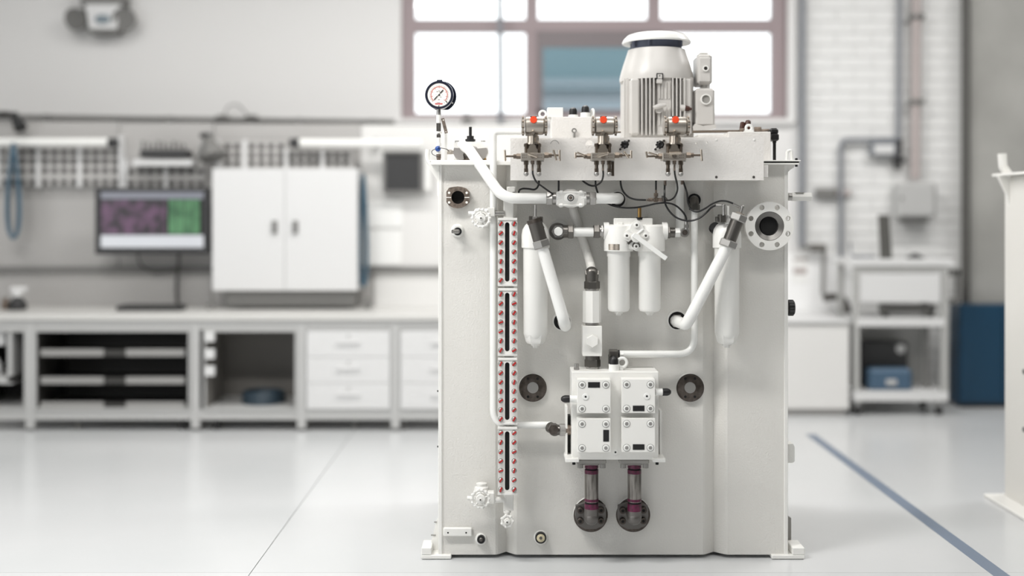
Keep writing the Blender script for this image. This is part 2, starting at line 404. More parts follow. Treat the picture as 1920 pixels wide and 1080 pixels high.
# emergency light
Y = 9.2
t = thing('emergency_light', 'white twin-head emergency light high on the left wall', 'emergency light', P(192, 52, Y))
obj('body', MB().plate(polyp([(160, 8), (224, 8), (218, 54), (168, 54)], 9.12), [], 9.12, 9.28), 'bwhite', t)
obj('lens', MB().sph(P(192, 36, 9.115), S(15, Y), 16, (1, .25, .6)), 'teal2', t)
obj('bracket', MB().boxp(150, -20, 234, 10, 9.16, 9.295, .01), 'mid', t)
for (a, c) in ((150, 1), (234, -1)):
    obj('lamp_head', MB().lathe(P(a, 34, 9.2), (-c*.25, -1, -.35), [(-.07, .05), (-.02, .075), (.05, .095), (.075, .095), (.07, .07)], 18), 'mid', t)
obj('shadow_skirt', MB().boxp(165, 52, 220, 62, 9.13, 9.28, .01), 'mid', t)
# conduit along the wall
Y = WY-.03
t = thing('wall_conduit', 'thin grey conduit running level along the wall above the workbench', 'conduit', P(400, 222, Y))
obj('pipe', MB().cyl(P(-60, 218, Y), P(836, 230, Y), S(4.5, Y), n=8), 'mid', t)
for a in (85, 318, 560, 700):
    yy = 219+a*.0145; obj('clip', MB().boxp(a-6, yy-6, a+6, yy+7, Y-.03, Y+.02), 'mid', t)
for (a, bb, lab) in ((34, 232, 'dark angled spotlight at the far left under the wall conduit'),):
    t = thing('spotlight', lab, 'spotlight', P(a, bb+10, 8.5))
    obj('arm', MB().tube(cat([P(-4, 214, 8.56), P(16, 214, 8.54), P(28, 222, 8.5)]), .022), 'dark', t)
    obj('head', MB().cyl(P(26, 214, 8.5), P(39, 240, 8.45), .03, .05, 14), 'dgrey', t)
pipeobj('hanging_cable', 'grey cable hanging in front of the left window pane', 'cable', [P(936, -250, 9.1), P(939, 232, 9.1)], S(5.5, 9.1), 'conduit')
t = thing('tool_balancer', 'dark tool balancer hanging below the window behind the lid', 'balancer', P(876, 240, 9.1))
obj('body', MB().sph(P(876, 232, 9.1), .055, 14, (.9, .6, 1.1)), 'mid', t)
obj('hook', MB().tube(cat([P(876, 222, 9.1), P(878, 214, 9.12), P(873, 211, 9.2), P(873, 216, 9.3)]), .008, 6), 'mid', t)
obj('arm', MB().cyl(P(876, 238, 9.1), P(900, 246, 9.1), .03, .02, 10), 'mid', t)
t = thing('cable_reel', 'pair of dark clamps with a looped wire on the wall conduit', 'clamp', P(440, 228, 9.2))
for a in (416, 472): obj('clamp', MB().sph(P(a, 221, 9.22), .05, 12, (1.2, .7, .55)), 'mid', t)
obj('wire', MB().tube(cat([P(420, 218, 9.2), P(428, 200, 9.2), P(446, 197, 9.2), P(464, 216, 9.2)]), .006, 6), 'mid', t)

# ---------------------------------------------------------------- workbench on the left
BY, BB = 7.9, 8.6                                            # front and back of the bench
def z_(py, Y): return P(0, py, Y).z
# back board behind the bench
t = thing('back_board', 'grey back board standing behind the long workbench', 'back board', (P(300, 0, BB).x, BB+.05, z_(578, BB)))
obj('lower_panel', MB().boxp(-60, 508, 396, 580, BB, BB+.03), 'panel', t)
obj('lower_panel', MB().boxp(398, 508, 700, 580, BB, BB+.03), 'panel', t)
obj('lower_panel', MB().boxp(702, 508, 1000, 580, BB, BB+.03), 'panel2', t)  # right board paler, light falloff along the wall put into its colour
obj('upper_panel', MB().boxp(-60, 228, 222, 503, BB, BB+.03), 'panel', t)
obj('upper_panel', MB().boxp(224, 230, 400, 503, BB, BB+.03), 'panel', t)
obj('upper_panel', MB().boxp(402, 232, 676, 503, BB, BB+.03), 'panel', t)
obj('upper_panel', MB().boxp(678, 234, 1000, 503, BB, BB+.03), 'panel2', t)  # same paler colour painting in the falloff of light
obj('rail', MB().boxp(-60, 500, 1000, 511, BB-.03, BB+.02), 'mid', t)
obj('front_upright', MB().boxp(222, 254, 229.5, 353, BB-.075, BB-.001), 'bwhite', t)
obj('upright', MB().boxp(390, 232, 400, 580, BB+.03, BB+.08), 'bench', t)
obj('upright', MB().boxp(-40, 232, -30, 580, BB+.03, BB+.08), 'bench', t)
# perforated rails
def perf(px0, py0, px1, py1, cols, rows, label):
    Yp = BB-.06; t = thing('perforated_panel', label, 'perforated panel', P((px0+px1)/2, py1, Yp), 'perforated steel panels over the bench')
    hs = []
    for gx in cols:
        for gy in rows:
            hs.append(polyp([(gx-5, gy-5), (gx-5, gy+5), (gx+5, gy+5), (gx+5, gy-5)], Yp))
    obj('sheet', MB().plate(polyp([(px0, py0), (px1, py0), (px1, py1), (px0, py1)], Yp), hs, Yp, Yp+.004), 'panel', t)
    obj('shade_backing', MB().boxp(px0+2, py0+2, px1-2, py1-2, Yp+.03, Yp+.055), 'dark', t)  # dark sheet added so that the holes look shaded
    obj('edge_strip', MB().boxp(px0-7, py0-2, px0, py1+2, Yp-.01, Yp+.05), 'bwhite', t)
c4 = lambda a: [a, a+18, a+36, a+54]
perf(0, 276, 66, 349, c4(6), (286, 303, 320, 342), 'perforated steel panel at the far left behind the blue hose')
perf(74, 276, 146, 349, c4(84), (286, 303, 320, 342), 'perforated steel panel second from the left under the lamp strip')
perf(152, 276, 221, 349, c4(161), (286, 303, 320, 342), 'perforated steel panel just left of the white upright')
perf(238, 300, 308, 354, c4(246), (322, 345), 'perforated steel panel under the dark tool tray, left half')
perf(314, 300, 384, 354, c4(322), (322, 345), 'perforated steel panel under the dark tool tray, right half')
perf(412, 264, 456, 315, [427, 444], (275, 291, 306), 'narrow perforated panel over the left door of the white cupboard')
perf(462, 264, 534, 315, c4(472), (275, 291, 306), 'perforated panel over the middle of the white cupboard')
perf(540, 280, 600, 315, [548, 564, 580, 594], (292, 306), 'low perforated panel over the right door of the white cupboard')
perf(608, 280, 664, 315, [616, 632, 648], (292, 306), 'low perforated panel over the right corner of the white cupboard')
t = thing('lamp_strip', 'white tubular lamp strip above the leftmost perforated panels', 'lamp', P(100, 276, BB-.1))
obj('tube', MB().cyl(P(-60, 267, BB-.14), P(204, 267, BB-.14), S(8, BB), n=14), 'gloss', t)
obj('end_cap', MB().cyl(P(204, 268, BB-.14), P(220, 268, BB-.14), S(9, BB), n=14), 'dgrey', t)
obj('bracket', MB().boxp(60, 258, 66, 277, BB-.13, BB-.002), 'bench', t)
t = thing('tool_tray', 'dark tool tray with upright tools above the monitor', 'tray', P(307, 294, BB-.12))
obj('tray', MB().boxp(262, 281, 352, 295, BB-.2, BB-.07, .005), 'dgrey', t)
obj('shelf', MB().boxp(248, 299, 360, 311, BB-.18, BB-.07, .005), 'bwhite', t)
for i in range(9): obj('tool', MB().cyl(P(268+i*9.6, 264+(i % 3)*3, BB-.13), P(268+i*9.6, 283, BB-.13), .011, n=8), 'mid', t)
t = thing('lamp_strip', 'white lamp strip above the right end of the bench', 'lamp', P(680, 277, BB-.1))
obj('tube', MB().cyl(P(562, 268, BB-.14), P(790, 270, BB-.14), S(8, BB), n=14), 'gloss', t)
obj('end_cap', MB().cyl(P(544, 268, BB-.14), P(562, 268, BB-.14), S(9, BB), n=14), 'dgrey', t)
obj('bracket', MB().boxp(700, 258, 706, 277, BB-.13, BB-.002), 'bench', t)
t = thing('work_lamp', 'grey reflector work lamp clamped left of the white cupboard', 'lamp', P(400, 300, BB-.12))
obj('shade', MB().lathe(P(392, 262, BB-.16), (.35, -.3, -1), [(-.02, .03), (.03, .05), (.12, .095), (.15, .10), (.145, .09)], 18), 'mid', t)
obj('switch_head', MB().sph(P(386, 254, BB-.15), .04, 12, (1.3, 1, .6)), 'dgrey', t)
obj('arm', MB().tube(cat([P(386, 254, BB-.14), P(376, 280, BB-.08), P(372, 300, BB-.01)]), .012), 'bench', t)
# monitor
t = thing('wall_monitor', 'black wall monitor showing dark pictures and a green table', 'monitor', P(287, 478, 8.35))
Yf = 8.30
obj('casing', MB().boxp(179, 352, 392, 477, Yf, Yf+.07, .012), 'dgrey', t)
obj('bezel', MB().plate(polyp([(179, 352), (392, 352), (392, 477), (179, 477)], Yf), [polyp([(189, 360), (189, 465), (382, 465), (382, 360)], Yf)], Yf-.008, Yf), 'dgrey', t)
scr = obj('screen', MB().boxp(188, 359, 383, 466, Yf-.003, Yf), 'black', t)
def scrp(name, a, d, c, e, m): obj(name, MB().boxp(a, d, c, e, Yf-.0055, Yf-.003), m, scr)
scrp('top_bar', 189, 360, 382, 373, screen_mat('screen_bar', (150, 153, 165), (158, 160, 170), 2, .72))
scrp('picture', 189, 374, 312, 439, screen_mat('screen_pictures', (44, 40, 44), (120, 86, 116), 13, .7))
scrp('green_table', 316, 374, 374, 439, screen_mat('screen_green', (62, 116, 76), (100, 160, 110), 9, .75))
scrp('bottom_bar', 189, 441, 382, 464, screen_mat('screen_white', (226, 229, 234), (232, 234, 238), 2, .85))
obj('wall_bracket', MB().boxp(262, 400, 312, 440, Yf+.07, BB), 'dark', t)
for i in range(3): obj('grid_line', MB().boxp(330+i*15, 374, 331.5+i*15, 439, Yf-.0065, Yf-.005), 'dark', scr)
pipeobj('monitor_cable', 'dark cable hanging below the wall monitor', 'cable', cat([P(336, 474, 8.42), P(334, 500, 8.5), P(331, 540, 8.53), P(333, 575, 8.5)]), .012, 'dark')
pipeobj('signal_cable', 'thin dark cable swinging left below the wall monitor', 'cable', cat([P(258, 474, 8.42), P(264, 496, 8.5), P(290, 512, 8.53), P(330, 505, 8.53)]), .007, 'dark')
# blue air hoses
def loop(name, label, x0, x1, y0, y1, Yc, turns):
    pts = []
    for k in range(turns):
        o = (k-turns/2)*.025
        for a in range(0, 360, 20):
            th = math.radians(a); cx = (x0+x1)/2; rx = (x1-x0)/2*(1, .88, .76, .95, .82)[k % 5]*(1-.6*math.cos(th))
            pts.append(P(cx+rx*math.sin(th), (y0+y1)/2-(y1-y0)/2*math.cos(th), Yc+o))
    tag(obj(name, MB().tube(cat(pts, 2), .0135, 8), 'bluehose'), label, 'hose')
loop('air_hose', 'blue coiled air hose hanging at the far left of the bench', 14, 36, 270, 446, BB-.2, 5)
loop('air_hose', 'blue coiled air hose hanging right of the white cupboard', 676, 688, 330, 536, BB-.16, 5)
# white cupboard on the bench
t = thing('wall_cupboard', 'white two-door cupboard standing over the workbench', 'cupboard', P(535, 545, 8.4))
Yf = 8.28
obj('carcass', MB().boxp(398, 316, 670, 545, Yf+.02, BB-.01), 'bwhite', t)
for (a, c, hx) in ((398, 533.7, 514), (534.3, 670, 553)):
    d = obj('door', MB().boxp(a, 316, c, 545, Yf, Yf+.02, .004), 'bwhite', t)
    obj('handle', MB().boxp(hx-5, 414, hx+5, 438, Yf-.02, Yf, .005), 'mid', d)
obj('plinth', MB().boxp(424, 545, 664, 574, Yf+.06, BB-.02), 'mid', t)
# items on the right of the board
t = thing('flat_screen', 'dark square panel on the board left of the machine', 'panel', P(757, 360, BB-.08))
obj('casing', MB().boxp(718, 284, 792, 362, BB-.1, BB-.02, .006), 'mid', t)
obj('display', MB().boxp(723, 289, 787, 356, BB-.104, BB-.1), 'dgrey', t)
tag(obj('paper_roll', MB().cyl(P(802, 286, BB-.09), P(802, 356, BB-.09), S(7, BB), n=16), 'gloss'), 'white upright roll beside the dark square panel', 'roll')
for (a, d, c, e, lab) in ((690, 376, 754, 426, 'upper white notice sheet pinned right of the white cupboard'), (690, 432, 752, 497, 'lower white notice sheet pinned right of the white cupboard')):
    tag(obj('notice_sheet', MB().boxp(a, d, c, e, BB-.012, BB-.001), 'paper'), lab, 'notice')
# worktop and frame
zt = z_(590, BY); zb = z_(601, BY)
tag(obj('worktop', MB().box(P(-60, 0, BY).x, .6, BY, BB-.002, zb, zt, .006), 'benchtop'), 'long pale grey worktop of the workbench along the wall', 'worktop')
fr = thing('workbench', 'light grey steel workbench structure carrying the long worktop', 'workbench', (P(366, 0, BY).x, BY+.3, 0))
obj('front_rail', MB().box(P(-60, 0, BY).x, .6, BY+.02, BY+.06, z_(619, BY), zb-.001), 'bench', fr)
obj('bottom_rail', MB().box(P(-60, 0, BY).x, .6, BY+.02, BY+.07, z_(788, BY), z_(769, BY)), 'bench', fr)
obj('back_rail', MB().box(P(-60, 0, BY).x, .6, BB-.06, BB-.02, z_(619, BY), zb-.001), 'bench', fr)
for a in (56, 366, 565, 741, 950): obj('post', MB().boxp(a-8, 601, a+8, 803, BY+.015, BY+.08), 'bench', fr)
for a in (366, 950): obj('back_post', MB().box(P(a-8, 0, BY).x, P(a+8, 0, BY).x, BB-.08, BB-.02, 0.03, zb-.001), 'bench', fr)
for a in (136, 337, 400, 662, 755):
    p = P(a, 0, BY); dark = 'dgrey' if a in (337, 400) else 'mid'
    r = .035 if a in (337, 400) else .02
    obj('foot', MB().cyl((p.x, BY+.1, 0.0), (p.x, BY+.1, .02), r, r, 14).cyl((p.x, BY+.1, .02), (p.x, BY+.1, z_(780, BY)), r*.6), dark, fr)
def carc(px0, py0, px1, py1, m, t, inner='dark', Yf=BY+.01):
    D = .55; w = .012
    p, q = P(px0, py0, Yf), P(px1, py1, Yf)
    b = MB().box(p.x, p.x+w, Yf, Yf+D, q.z, p.z).box(q.x-w, q.x, Yf, Yf+D, q.z, p.z).box(p.x+w, q.x-w, Yf, Yf+D, p.z-w, p.z).box(p.x+w, q.x-w, Yf, Yf+D, q.z, q.z+w)
    obj('body', b, m, t)
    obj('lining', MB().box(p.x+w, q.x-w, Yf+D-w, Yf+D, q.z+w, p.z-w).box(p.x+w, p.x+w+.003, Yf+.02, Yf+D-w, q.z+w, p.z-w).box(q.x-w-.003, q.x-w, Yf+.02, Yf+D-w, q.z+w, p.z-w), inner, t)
# cut-off unit at far left
t = thing('bench_shelf', 'dark open shelf unit at the cut-off left end of the workbench', 'shelf', (P(10, 0, BY).x, BY+.3, z_(767, BY)))
carc(-60, 619, 48, 768, 'bench', t)
obj('divider', MB().boxp(14, 622, 22, 716, BY+.02, BY+.3), 'bench', t)
obj('inner_shelf', MB().boxp(-58, 706, 22, 720, BY+.02, BY+.5), 'bench', t)
tag(obj('white_canister', MB().lathe(P(-6, 706, BY+.14), (0, 0, 1), [(0, .03), (.0, .035), (.09, .035), (.11, .02), (.13, .02)], 16), 'bwhite'), 'white canister on the cut-off left bench shelf', 'canister')
tag(obj('white_box', MB().boxp(-20, 622, 8, 648, BY+.06, BY+.2, .004), 'bwhite'), 'white box at the top of the cut-off left bench shelf', 'box')
# tray unit
t = thing('tray_cabinet', 'dark bench cabinet with three open pull-out trays', 'cabinet', (P(210, 0, BY).x, BY+.3, z_(767, BY)))
carc(64, 619, 356, 769, 'bench', t)
for yy in (655, 707, 754):
    d = obj('tray', MB().box(P(78, 0, BY+.05).x, P(344, 0, BY+.05).x, BY+.06, BY+.5, z_(yy+12, BY+.03), z_(yy+10, BY+.03)), 'dark', t)
    for (a, c) in ((76, 194), (236, 346)): obj('lip', MB().boxp(a, yy, c, yy+13, BY+.03, BY+.05), 'lip', d)
    obj('grip', MB().boxp(194, yy+1, 236, yy+13, BY+.035, BY+.05), 'dark', d)
# open unit with coiled hose
t = thing('open_cabinet', 'open dark bench cabinet holding a coiled blue hose', 'cabinet', (P(470, 0, BY).x, BY+.3, z_(767, BY)))
carc(382, 619, 556, 769, 'bench', t, 'inner2')
for yy in (632, 664, 696): obj('hinge', MB().boxp(383, yy-9, 401, yy+9, BY-.01, BY+.03, .003), 'bwhite', t)
pts = []
for k in range(5):
    for a in range(0, 360, 24):
        th = math.radians(a); pts.append((P(496, 0, BY+.3).x+(.14+.01*(k % 2))*math.cos(th), BY+.28+.15*math.sin(th), z_(762, BY+.3)+.02+.02*k+.02*a/360))
tag(obj('coiled_hose', MB().tube(pts, .012, 8), 'darkhose'), 'dark blue coiled hose lying inside the open bench cabinet', 'hose')
# drawer units
def drawers(px0, px1, label):
    t = thing('drawer_unit', label, 'drawer unit', (P((px0+px1)/2, 0, BY).x, BY+.3, z_(767, BY)), 'white drawer units under the worktop')
    p, q = P(px0, 619, BY+.03), P(px1, 769, BY+.03)
    obj('body', MB().box(p.x, q.x, BY+.03, BY+.58, q.z, p.z), 'bwhite', t)
    for i in range(3):
        y0 = 621+i*49; d = obj('drawer', MB().boxp(px0+2, y0, px1-2, y0+48.3, BY+.008, BY+.03, .004), 'bwhite', t)
        m = (px0+px1)/2; obj('handle', MB().boxp(m-22, y0+19, m+22, y0+23, BY-.006, BY+.009, .002), 'bwhite', d)
        obj('lock', MB().boxp(m-2, y0+7, m+3, y0+12, BY+.003, BY+.009), 'bench', d)
drawers(573, 733, 'white three-drawer unit right of the open bench cabinet')
drawers(749, 910, 'white three-drawer unit partly hidden behind the machine')
# things on the worktop
t = thing('keyboard', 'dark keyboard lying on the worktop below the monitor', 'keyboard', (P(286, 0, 8.3).x, 8.3, zt))
obj('body', MB().box(P(226, 0, 8.3).x, P(346, 0, 8.3).x, 8.2, 8.36, zt, zt+.034, .006), 'dgrey', t)
for i in range(4): obj('key_row', MB().box(P(231, 0, 8.3).x, P(341, 0, 8.3).x, 8.215+i*.035, 8.243+i*.035, zt+.034, zt+.04, .002), 'dark', t)
t = thing('spray_bottle', 'white spray bottle on the worktop at the far left', 'bottle', (P(30, 0, 8.3).x, 8.3, zt))
c = Vector((P(33, 0, 8.3).x, 8.3, zt))
obj('body', MB().lathe(c, (0, 0, 1), [(0, .06), (.004, .065), (.05, .065), (.09, .03), (.10, .026)], 18), 'dgrey', t)
obj('head', MB().box(c.x-.05, c.x+.07, c.y-.03, c.y+.03, zt+.13, zt+.17, .01).cyl((c.x, c.y, zt+.1), (c.x, c.y, zt+.14), .04, .04), 'bwhite', t)
tag(obj('small_jar', MB().lathe((P(8, 0, 8.3).x, 8.32, zt), (0, 0, 1), [(0, .03), (.06, .03), (.075, .018), (.09, .018)], 14), 'rust'), 'small brownish jar beside the spray bottle', 'jar')
tag(obj('dark_pot', MB().lathe((P(688, 0, 8.3).x, 8.35, zt), (0, 0, 1), [(0, .022), (.05, .03), (.06, .012), (.09, .012)], 14), 'mid'), 'small dark pot on the worktop right of the cupboard', 'pot')
tag(obj('dark_clip', MB().lathe((P(392, 0, 8.3).x, 8.35, zt), (0, 0, 1), [(0, .03), (.03, .03), (.05, .012)], 14), 'mid'), 'small grey cone on the worktop left of the cupboard', 'cone')

# ---------------------------------------------------------------- right side: sink unit, trolley, blue cabinet
SY = 8.5
t = thing('sink_unit', 'low pale sink cabinet beside the right side of the machine', 'sink cabinet', (P(1540, 0, SY).x, SY+.3, 0))
obj('body', MB().boxp(1400, 606, 1592, 768, SY+.02, WY-.03), 'panel2', t)
obj('door', MB().boxp(1402, 608, 1592, 766, SY, SY+.02, .003), 'panel2', t)
obj('top', MB().boxp(1395, 600, 1593, 606, SY-.02, WY-.03, .003), 'bwhite', t)
obj('plinth', MB().box(P(1405, 0, SY).x, P(1588, 0, SY).x, SY+.05, WY-.05, 0, z_(768, SY)), 'panel', t)
obj('splash_back', MB().boxp(1440, 476, 1600, 600, WY-.03, WY-.008), 'splash', t)
t = thing('tap', 'grey water tap and bent supply pipe over the sink', 'tap', P(1560, 590, 8.9))
obj('supply_pipe', MB().tube(fil([P(1500, 465, 9.2), P(1545, 466, 9.2), P(1543, 553, 9.15), P(1568, 560, 9.1)], .03), .018, 10), 'mid', t)
obj('valve', MB().cyl(P(1519, 465, 9.2), P(1548, 465, 9.2), .032, n=12), 'dsteel', t)
obj('spout', MB().tube(cat([P(1543, 560, 9.12), P(1562, 556, 9.1), P(1582, 562, 9.08), P(1590, 588, 9.06)]), .03, 10), 'dsteel', t)
t = thing('soap_notice', 'small printed notice left of the tap pipe', 'notice', P(1500, 512, WY-.005))
obj('sheet', MB().boxp(1484, 478, 1516, 530, WY-.036, WY-.031), 'paper', t)
obj('print', MB().boxp(1488, 484, 1512, 489, WY-.038, WY-.0355).boxp(1488, 502, 1512, 514, WY-.038, WY-.0355), 'pinkpipe', t)
# trolley
TY, TB = 8.5, 8.95
t = thing('tool_trolley', 'pale grey wheeled trolley with a white drawer below the boiler', 'trolley', (P(1695, 0, TY).x, TY+.2, 0))
obj('top', MB().boxp(1597, 486, 1790, 499, TY, TB, .004), 'bwhite', t)
for (a, c) in ((1601, 1612), (1765, 1778)):
    obj('front_post', MB().boxp(a, 499, c, 752, TY+.01, TY+.05), 'tgrey', t)
    obj('back_post', MB().box(P(a, 0, TY).x, P(c, 0, TY).x, TB-.05, TB-.01, z_(752, TY), z_(499, TY)), 'tgrey', t)
obj('back_panel', MB().box(P(1612, 0, TY).x, P(1765, 0, TY).x, TB-.03, TB-.02, z_(735, TY), z_(612, TY)), 'tgrey', t)
obj('top_rail', MB().boxp(1612, 499, 1765, 511, TY+.015, TY+.04), 'tgrey', t)
dr = obj('drawer', MB().boxp(1613, 513, 1764, 567, TY+.005, TB-.06, .004), 'bwhite', t)
obj('shelf', MB().boxp(1606, 597, 1772, 612, TY+.005, TB-.01), 'bwhite', t)
obj('bottom_shelf', MB().boxp(1601, 734, 1778, 752, TY+.005, TB-.005), 'bwhite', t)
obj('side_handle', MB().boxp(1778, 506, 1800, 518, TY+.1, TY+.14).boxp(1778, 560, 1796, 570, TY+.1, TY+.14).boxp(1794, 506, 1800, 570, TY+.1, TY+.14), 'mid', t)
for a in (1612, 1766):
    for yy in (TY+.06, TB-.06):
        x = P(a, 0, TY).x; cw = obj('caster', MB().box(x-.018, x+.018, yy-.02, yy+.02, .06, z_(752, TY)+.005), 'bench', t)
        obj('wheel', MB().cyl((x-.014, yy, .04), (x+.014, yy, .04), .04, n=16), 'dgrey', cw)
tag(obj('speaker_column', MB().add([P(1646, 403, 8.6), P(1668, 403, 8.6), P(1673, 486, 8.6), P(1650, 486, 8.6), P(1646, 403, 8.72), P(1668, 403, 8.72), P(1673, 486, 8.72), P(1650, 486, 8.72)],
    [(0, 1, 2, 3), (7, 6, 5, 4), (0, 4, 5, 1), (1, 5, 6, 2), (2, 6, 7, 3), (3, 7, 4, 0)]), 'dpipe'), 'dark slanted upright device standing on the trolley top', 'device')
t2 = thing('wire_stand', 'small grey wire stand on the left of the trolley top', 'stand', P(1615, 486, 8.65))
obj('wire', MB().tube([P(1594, 455, 8.65), P(1596, 480, 8.62), P(1640, 481, 8.62), P(1640, 486, 8.7), P(1600, 484, 8.7)], .009, 6), 'conduit', t2)
tag(obj('black_scanner', MB().lathe(P(1716, 486, 8.65), (0, 0, 1), [(0, .07), (.015, .07), (.03, .035), (.045, .02)], 16), 'dgrey'), 'flat black scanner lying on the right of the trolley top', 'scanner')
g = thing('drill', 'grey power tool lying on the trolley shelf under the drawer', 'power tool', P(1700, 597, 8.65))
obj('body', MB().cyl(P(1650, 578, 8.65), P(1752, 578, 8.65), .04, .032, 14), 'mid', g)
obj('grip', MB().cyl(P(1656, 578, 8.65), P(1662, 597, 8.65), .022, n=10).cyl(P(1748, 578, 8.65), P(1744, 597, 8.65), .018, n=10), 'dark', g)
t2 = thing('dark_toolbox', 'black box standing on the bottom shelf of the trolley', 'box', P(1660, 734, 8.75))
obj('body', MB().boxp(1618, 642, 1702, 734, 8.72, 8.88, .006), 'dgrey', t2)
obj('label_plate', MB().cy(1689, 654, 9, 8.715, 8.722, 16), 'bench', t2)
t2 = thing('blue_case', 'small blue grey case in front of the black box on the trolley', 'case', P(1672, 734, 8.6))
obj('body', MB().boxp(1630, 692, 1712, 735, 8.56, 8.7, .025), 'bluecase', t2)
obj('clasp', MB().boxp(1662, 712, 1682, 722, 8.55, 8.562, .003), 'bench', t2)
tag(obj('standing_rod', MB().cyl(P(1737, 734, 8.7), P(1737, 614, 8.7), .018, n=10).cyl(P(1737, 734, 8.7), P(1737, 722, 8.7), .04, n=12), 'mid'), 'grey upright rod standing on the trolley bottom shelf', 'rod')
# blue cabinet
t = thing('blue_cabinet', 'petrol blue steel cabinet against the concrete wall', 'cabinet', (P(1860, 0, 8.85).x, 9, 0))
Yf = 8.85
obj('body', MB().box(P(1800, 0, Yf).x, P(1960, 0, Yf).x, Yf+.02, 9.06, .03, z_(572, Yf)), 'bluecab', t)
obj('door', MB().box(P(1801, 0, Yf).x, P(1879, 0, Yf).x, Yf, Yf+.02, .05, z_(574, Yf), .004), 'bluecab', t)
obj('door', MB().box(P(1881, 0, Yf).x, P(1959, 0, Yf).x, Yf, Yf+.02, .05, z_(574, Yf), .004), 'bluecab', t)
obj('plinth', MB().box(P(1806, 0, Yf).x, P(1955, 0, Yf).x, Yf+.04, 9.04, 0, .03), 'dgrey', t)
# neighbouring tank at the right edge
t = thing('neighbour_tank', 'white steel tank of a second machine cut off at the right edge', 'tank', (3.15, 5.6, 0))
X0 = 2.66; ZT = 1.74
obj('body', MB().box(X0, 3.7, 5.15, 6.05, .016, ZT, .006), 'tank', t)
obj('lid', MB().box(X0-.05, 3.74, 5.1, 6.09, ZT+.001, ZT+.014), 'white', t)
obj('base_plate', MB().box(X0-.10, X0+.05, 4.9, 6.08, 0, .02, .004), 'white', t)
b = MB().tube(fil([(X0-.035, 6.0, ZT+.12), (X0-.03, 6.0, ZT+.05), (X0+.02, 6.0, ZT-.02)], .03), .022, 10); obj('lifting_lug', b, 'white', t)
obj('gusset', MB().plate([(X0-.06, ZT), (X0, ZT), (X0, ZT-.16), (X0-.012, ZT-.1)], [], 5.99, 6.01), 'white', t)
for zz in (.72, .42): obj('plug', MB().cyl((X0-.012, 5.8, zz), (X0, 5.8, zz), .014, n=12), 'mid', t)

# ---------------------------------------------------------------- the hydraulic power unit
T0, TB_ = 5.0, 6.0                                            # tank front and back
hpu = thing('hydraulic_power_unit', 'large white hydraulic power unit with motor, filters and gauges in the middle', 'hydraulic unit', (P(1150, 0, T0).x, 5.5, 0))
def part(name, mb, m, label=None, parent=None, ang=33): return obj(name, mb, m, parent or hpu, None, label, ang)
V = Vector
def X_(px, Y=T0): return P(px, 0, Y).x
def Z_(py, Y=T0): return P(0, py, Y).z
# tank body with the two vertical pressed grooves
gz = .045
poly = [(X_(826), T0), (X_(929), T0), (X_(934), T0+.006), (X_(949), T0+gz), (X_(964), T0+.006), (X_(969), T0), (X_(1318), T0), (X_(1323), T0+.006), (X_(1341), T0+gz), (X_(1359), T0+.006), (X_(1364), T0), (X_(1473), T0), (X_(1473), TB_), (X_(826), TB_)]
tank = part('tank', MB().prismz(poly, Z_(1040), Z_(309)), 'tank', 'off-white tank with orange-peel paint and two vertical grooves', ang=4)
part('edge_plate', MB().box(X_(822), X_(829), T0-.006, T0+.06, Z_(1040), Z_(309), .002), 'white', None, tank)
part('edge_plate', MB().box(X_(1470), X_(1477), T0-.006, T0+.06, Z_(1040), Z_(309), .002), 'white', None, tank)
part('edge_seam', MB().box(X_(829), X_(831), T0-.002, T0, Z_(1040), Z_(309)), 'tank', None, tank)
for yy in (740, 846): part('side_plug', MB().cyl(V((X_(817), T0+.1, Z_(yy))), V((X_(826), T0+.1, Z_(yy))), .004, n=10), 'hole', None, tank)
# lid
lid = part('lid', MB().box(X_(806), X_(1497), T0-.045, TB_+.03, Z_(303.5), Z_(301), .002), 'white')
part('gasket', MB().box(X_(826), X_(1495), T0-.03, TB_, Z_(306.3), Z_(303.5)), 'black', None, lid)
part('flange', MB().box(X_(808), X_(1494), T0-.04, TB_+.02, Z_(309.3), Z_(306.3), .001), 'white', None, lid)
part('bolt', MB().hexa(V((X_(1491), T0-.02, Z_(301))), V((X_(1491), T0-.02, Z_(297))), .006).hexa(V((X_(1491), T0-.02, Z_(309))), V((X_(1491), T0-.02, Z_(313))), .006), 'black', None, lid)
part('front_lip', MB().boxp(808, 301.8, 960, 309.4, T0-.055, T0-.0455, .002), 'white', None, lid)
# lifting lugs and corner brackets
lug = part('lifting_lug', MB().tube(cat([V((X_(801), T0+.05, Z_(279))), V((X_(800), T0+.05, Z_(292))), V((X_(803), T0+.05, Z_(303))), V((X_(812), T0+.05, Z_(312)))]), S(4.6), 10), 'white')
part('corner_bracket', MB().plate(polyp([(803, 306), (828, 306), (828, 371), (819, 367), (818.5, 337), (803, 314)], T0), [], T0+.03, T0+.05), 'white', None, lug)
part('bracket_rib', MB().boxp(820, 309, 823, 322, T0-.01, T0+.03), 'white', None, lug)
part('lifting_lug', MB().tube(fil([V((X_(1477), T0+.02, Z_(301))), V((X_(1478), T0+.02, Z_(283))), V((X_(1486), T0+.02, Z_(281))), V((X_(1487), T0+.02, Z_(301)))], .012), S(2.8), 8), 'gloss')
part('lug_bracket', MB().plate(polyp([(1477, 309), (1490, 309), (1489, 314), (1482, 318), (1477, 323)], T0), [], T0+.0, T0+.02), 'white')
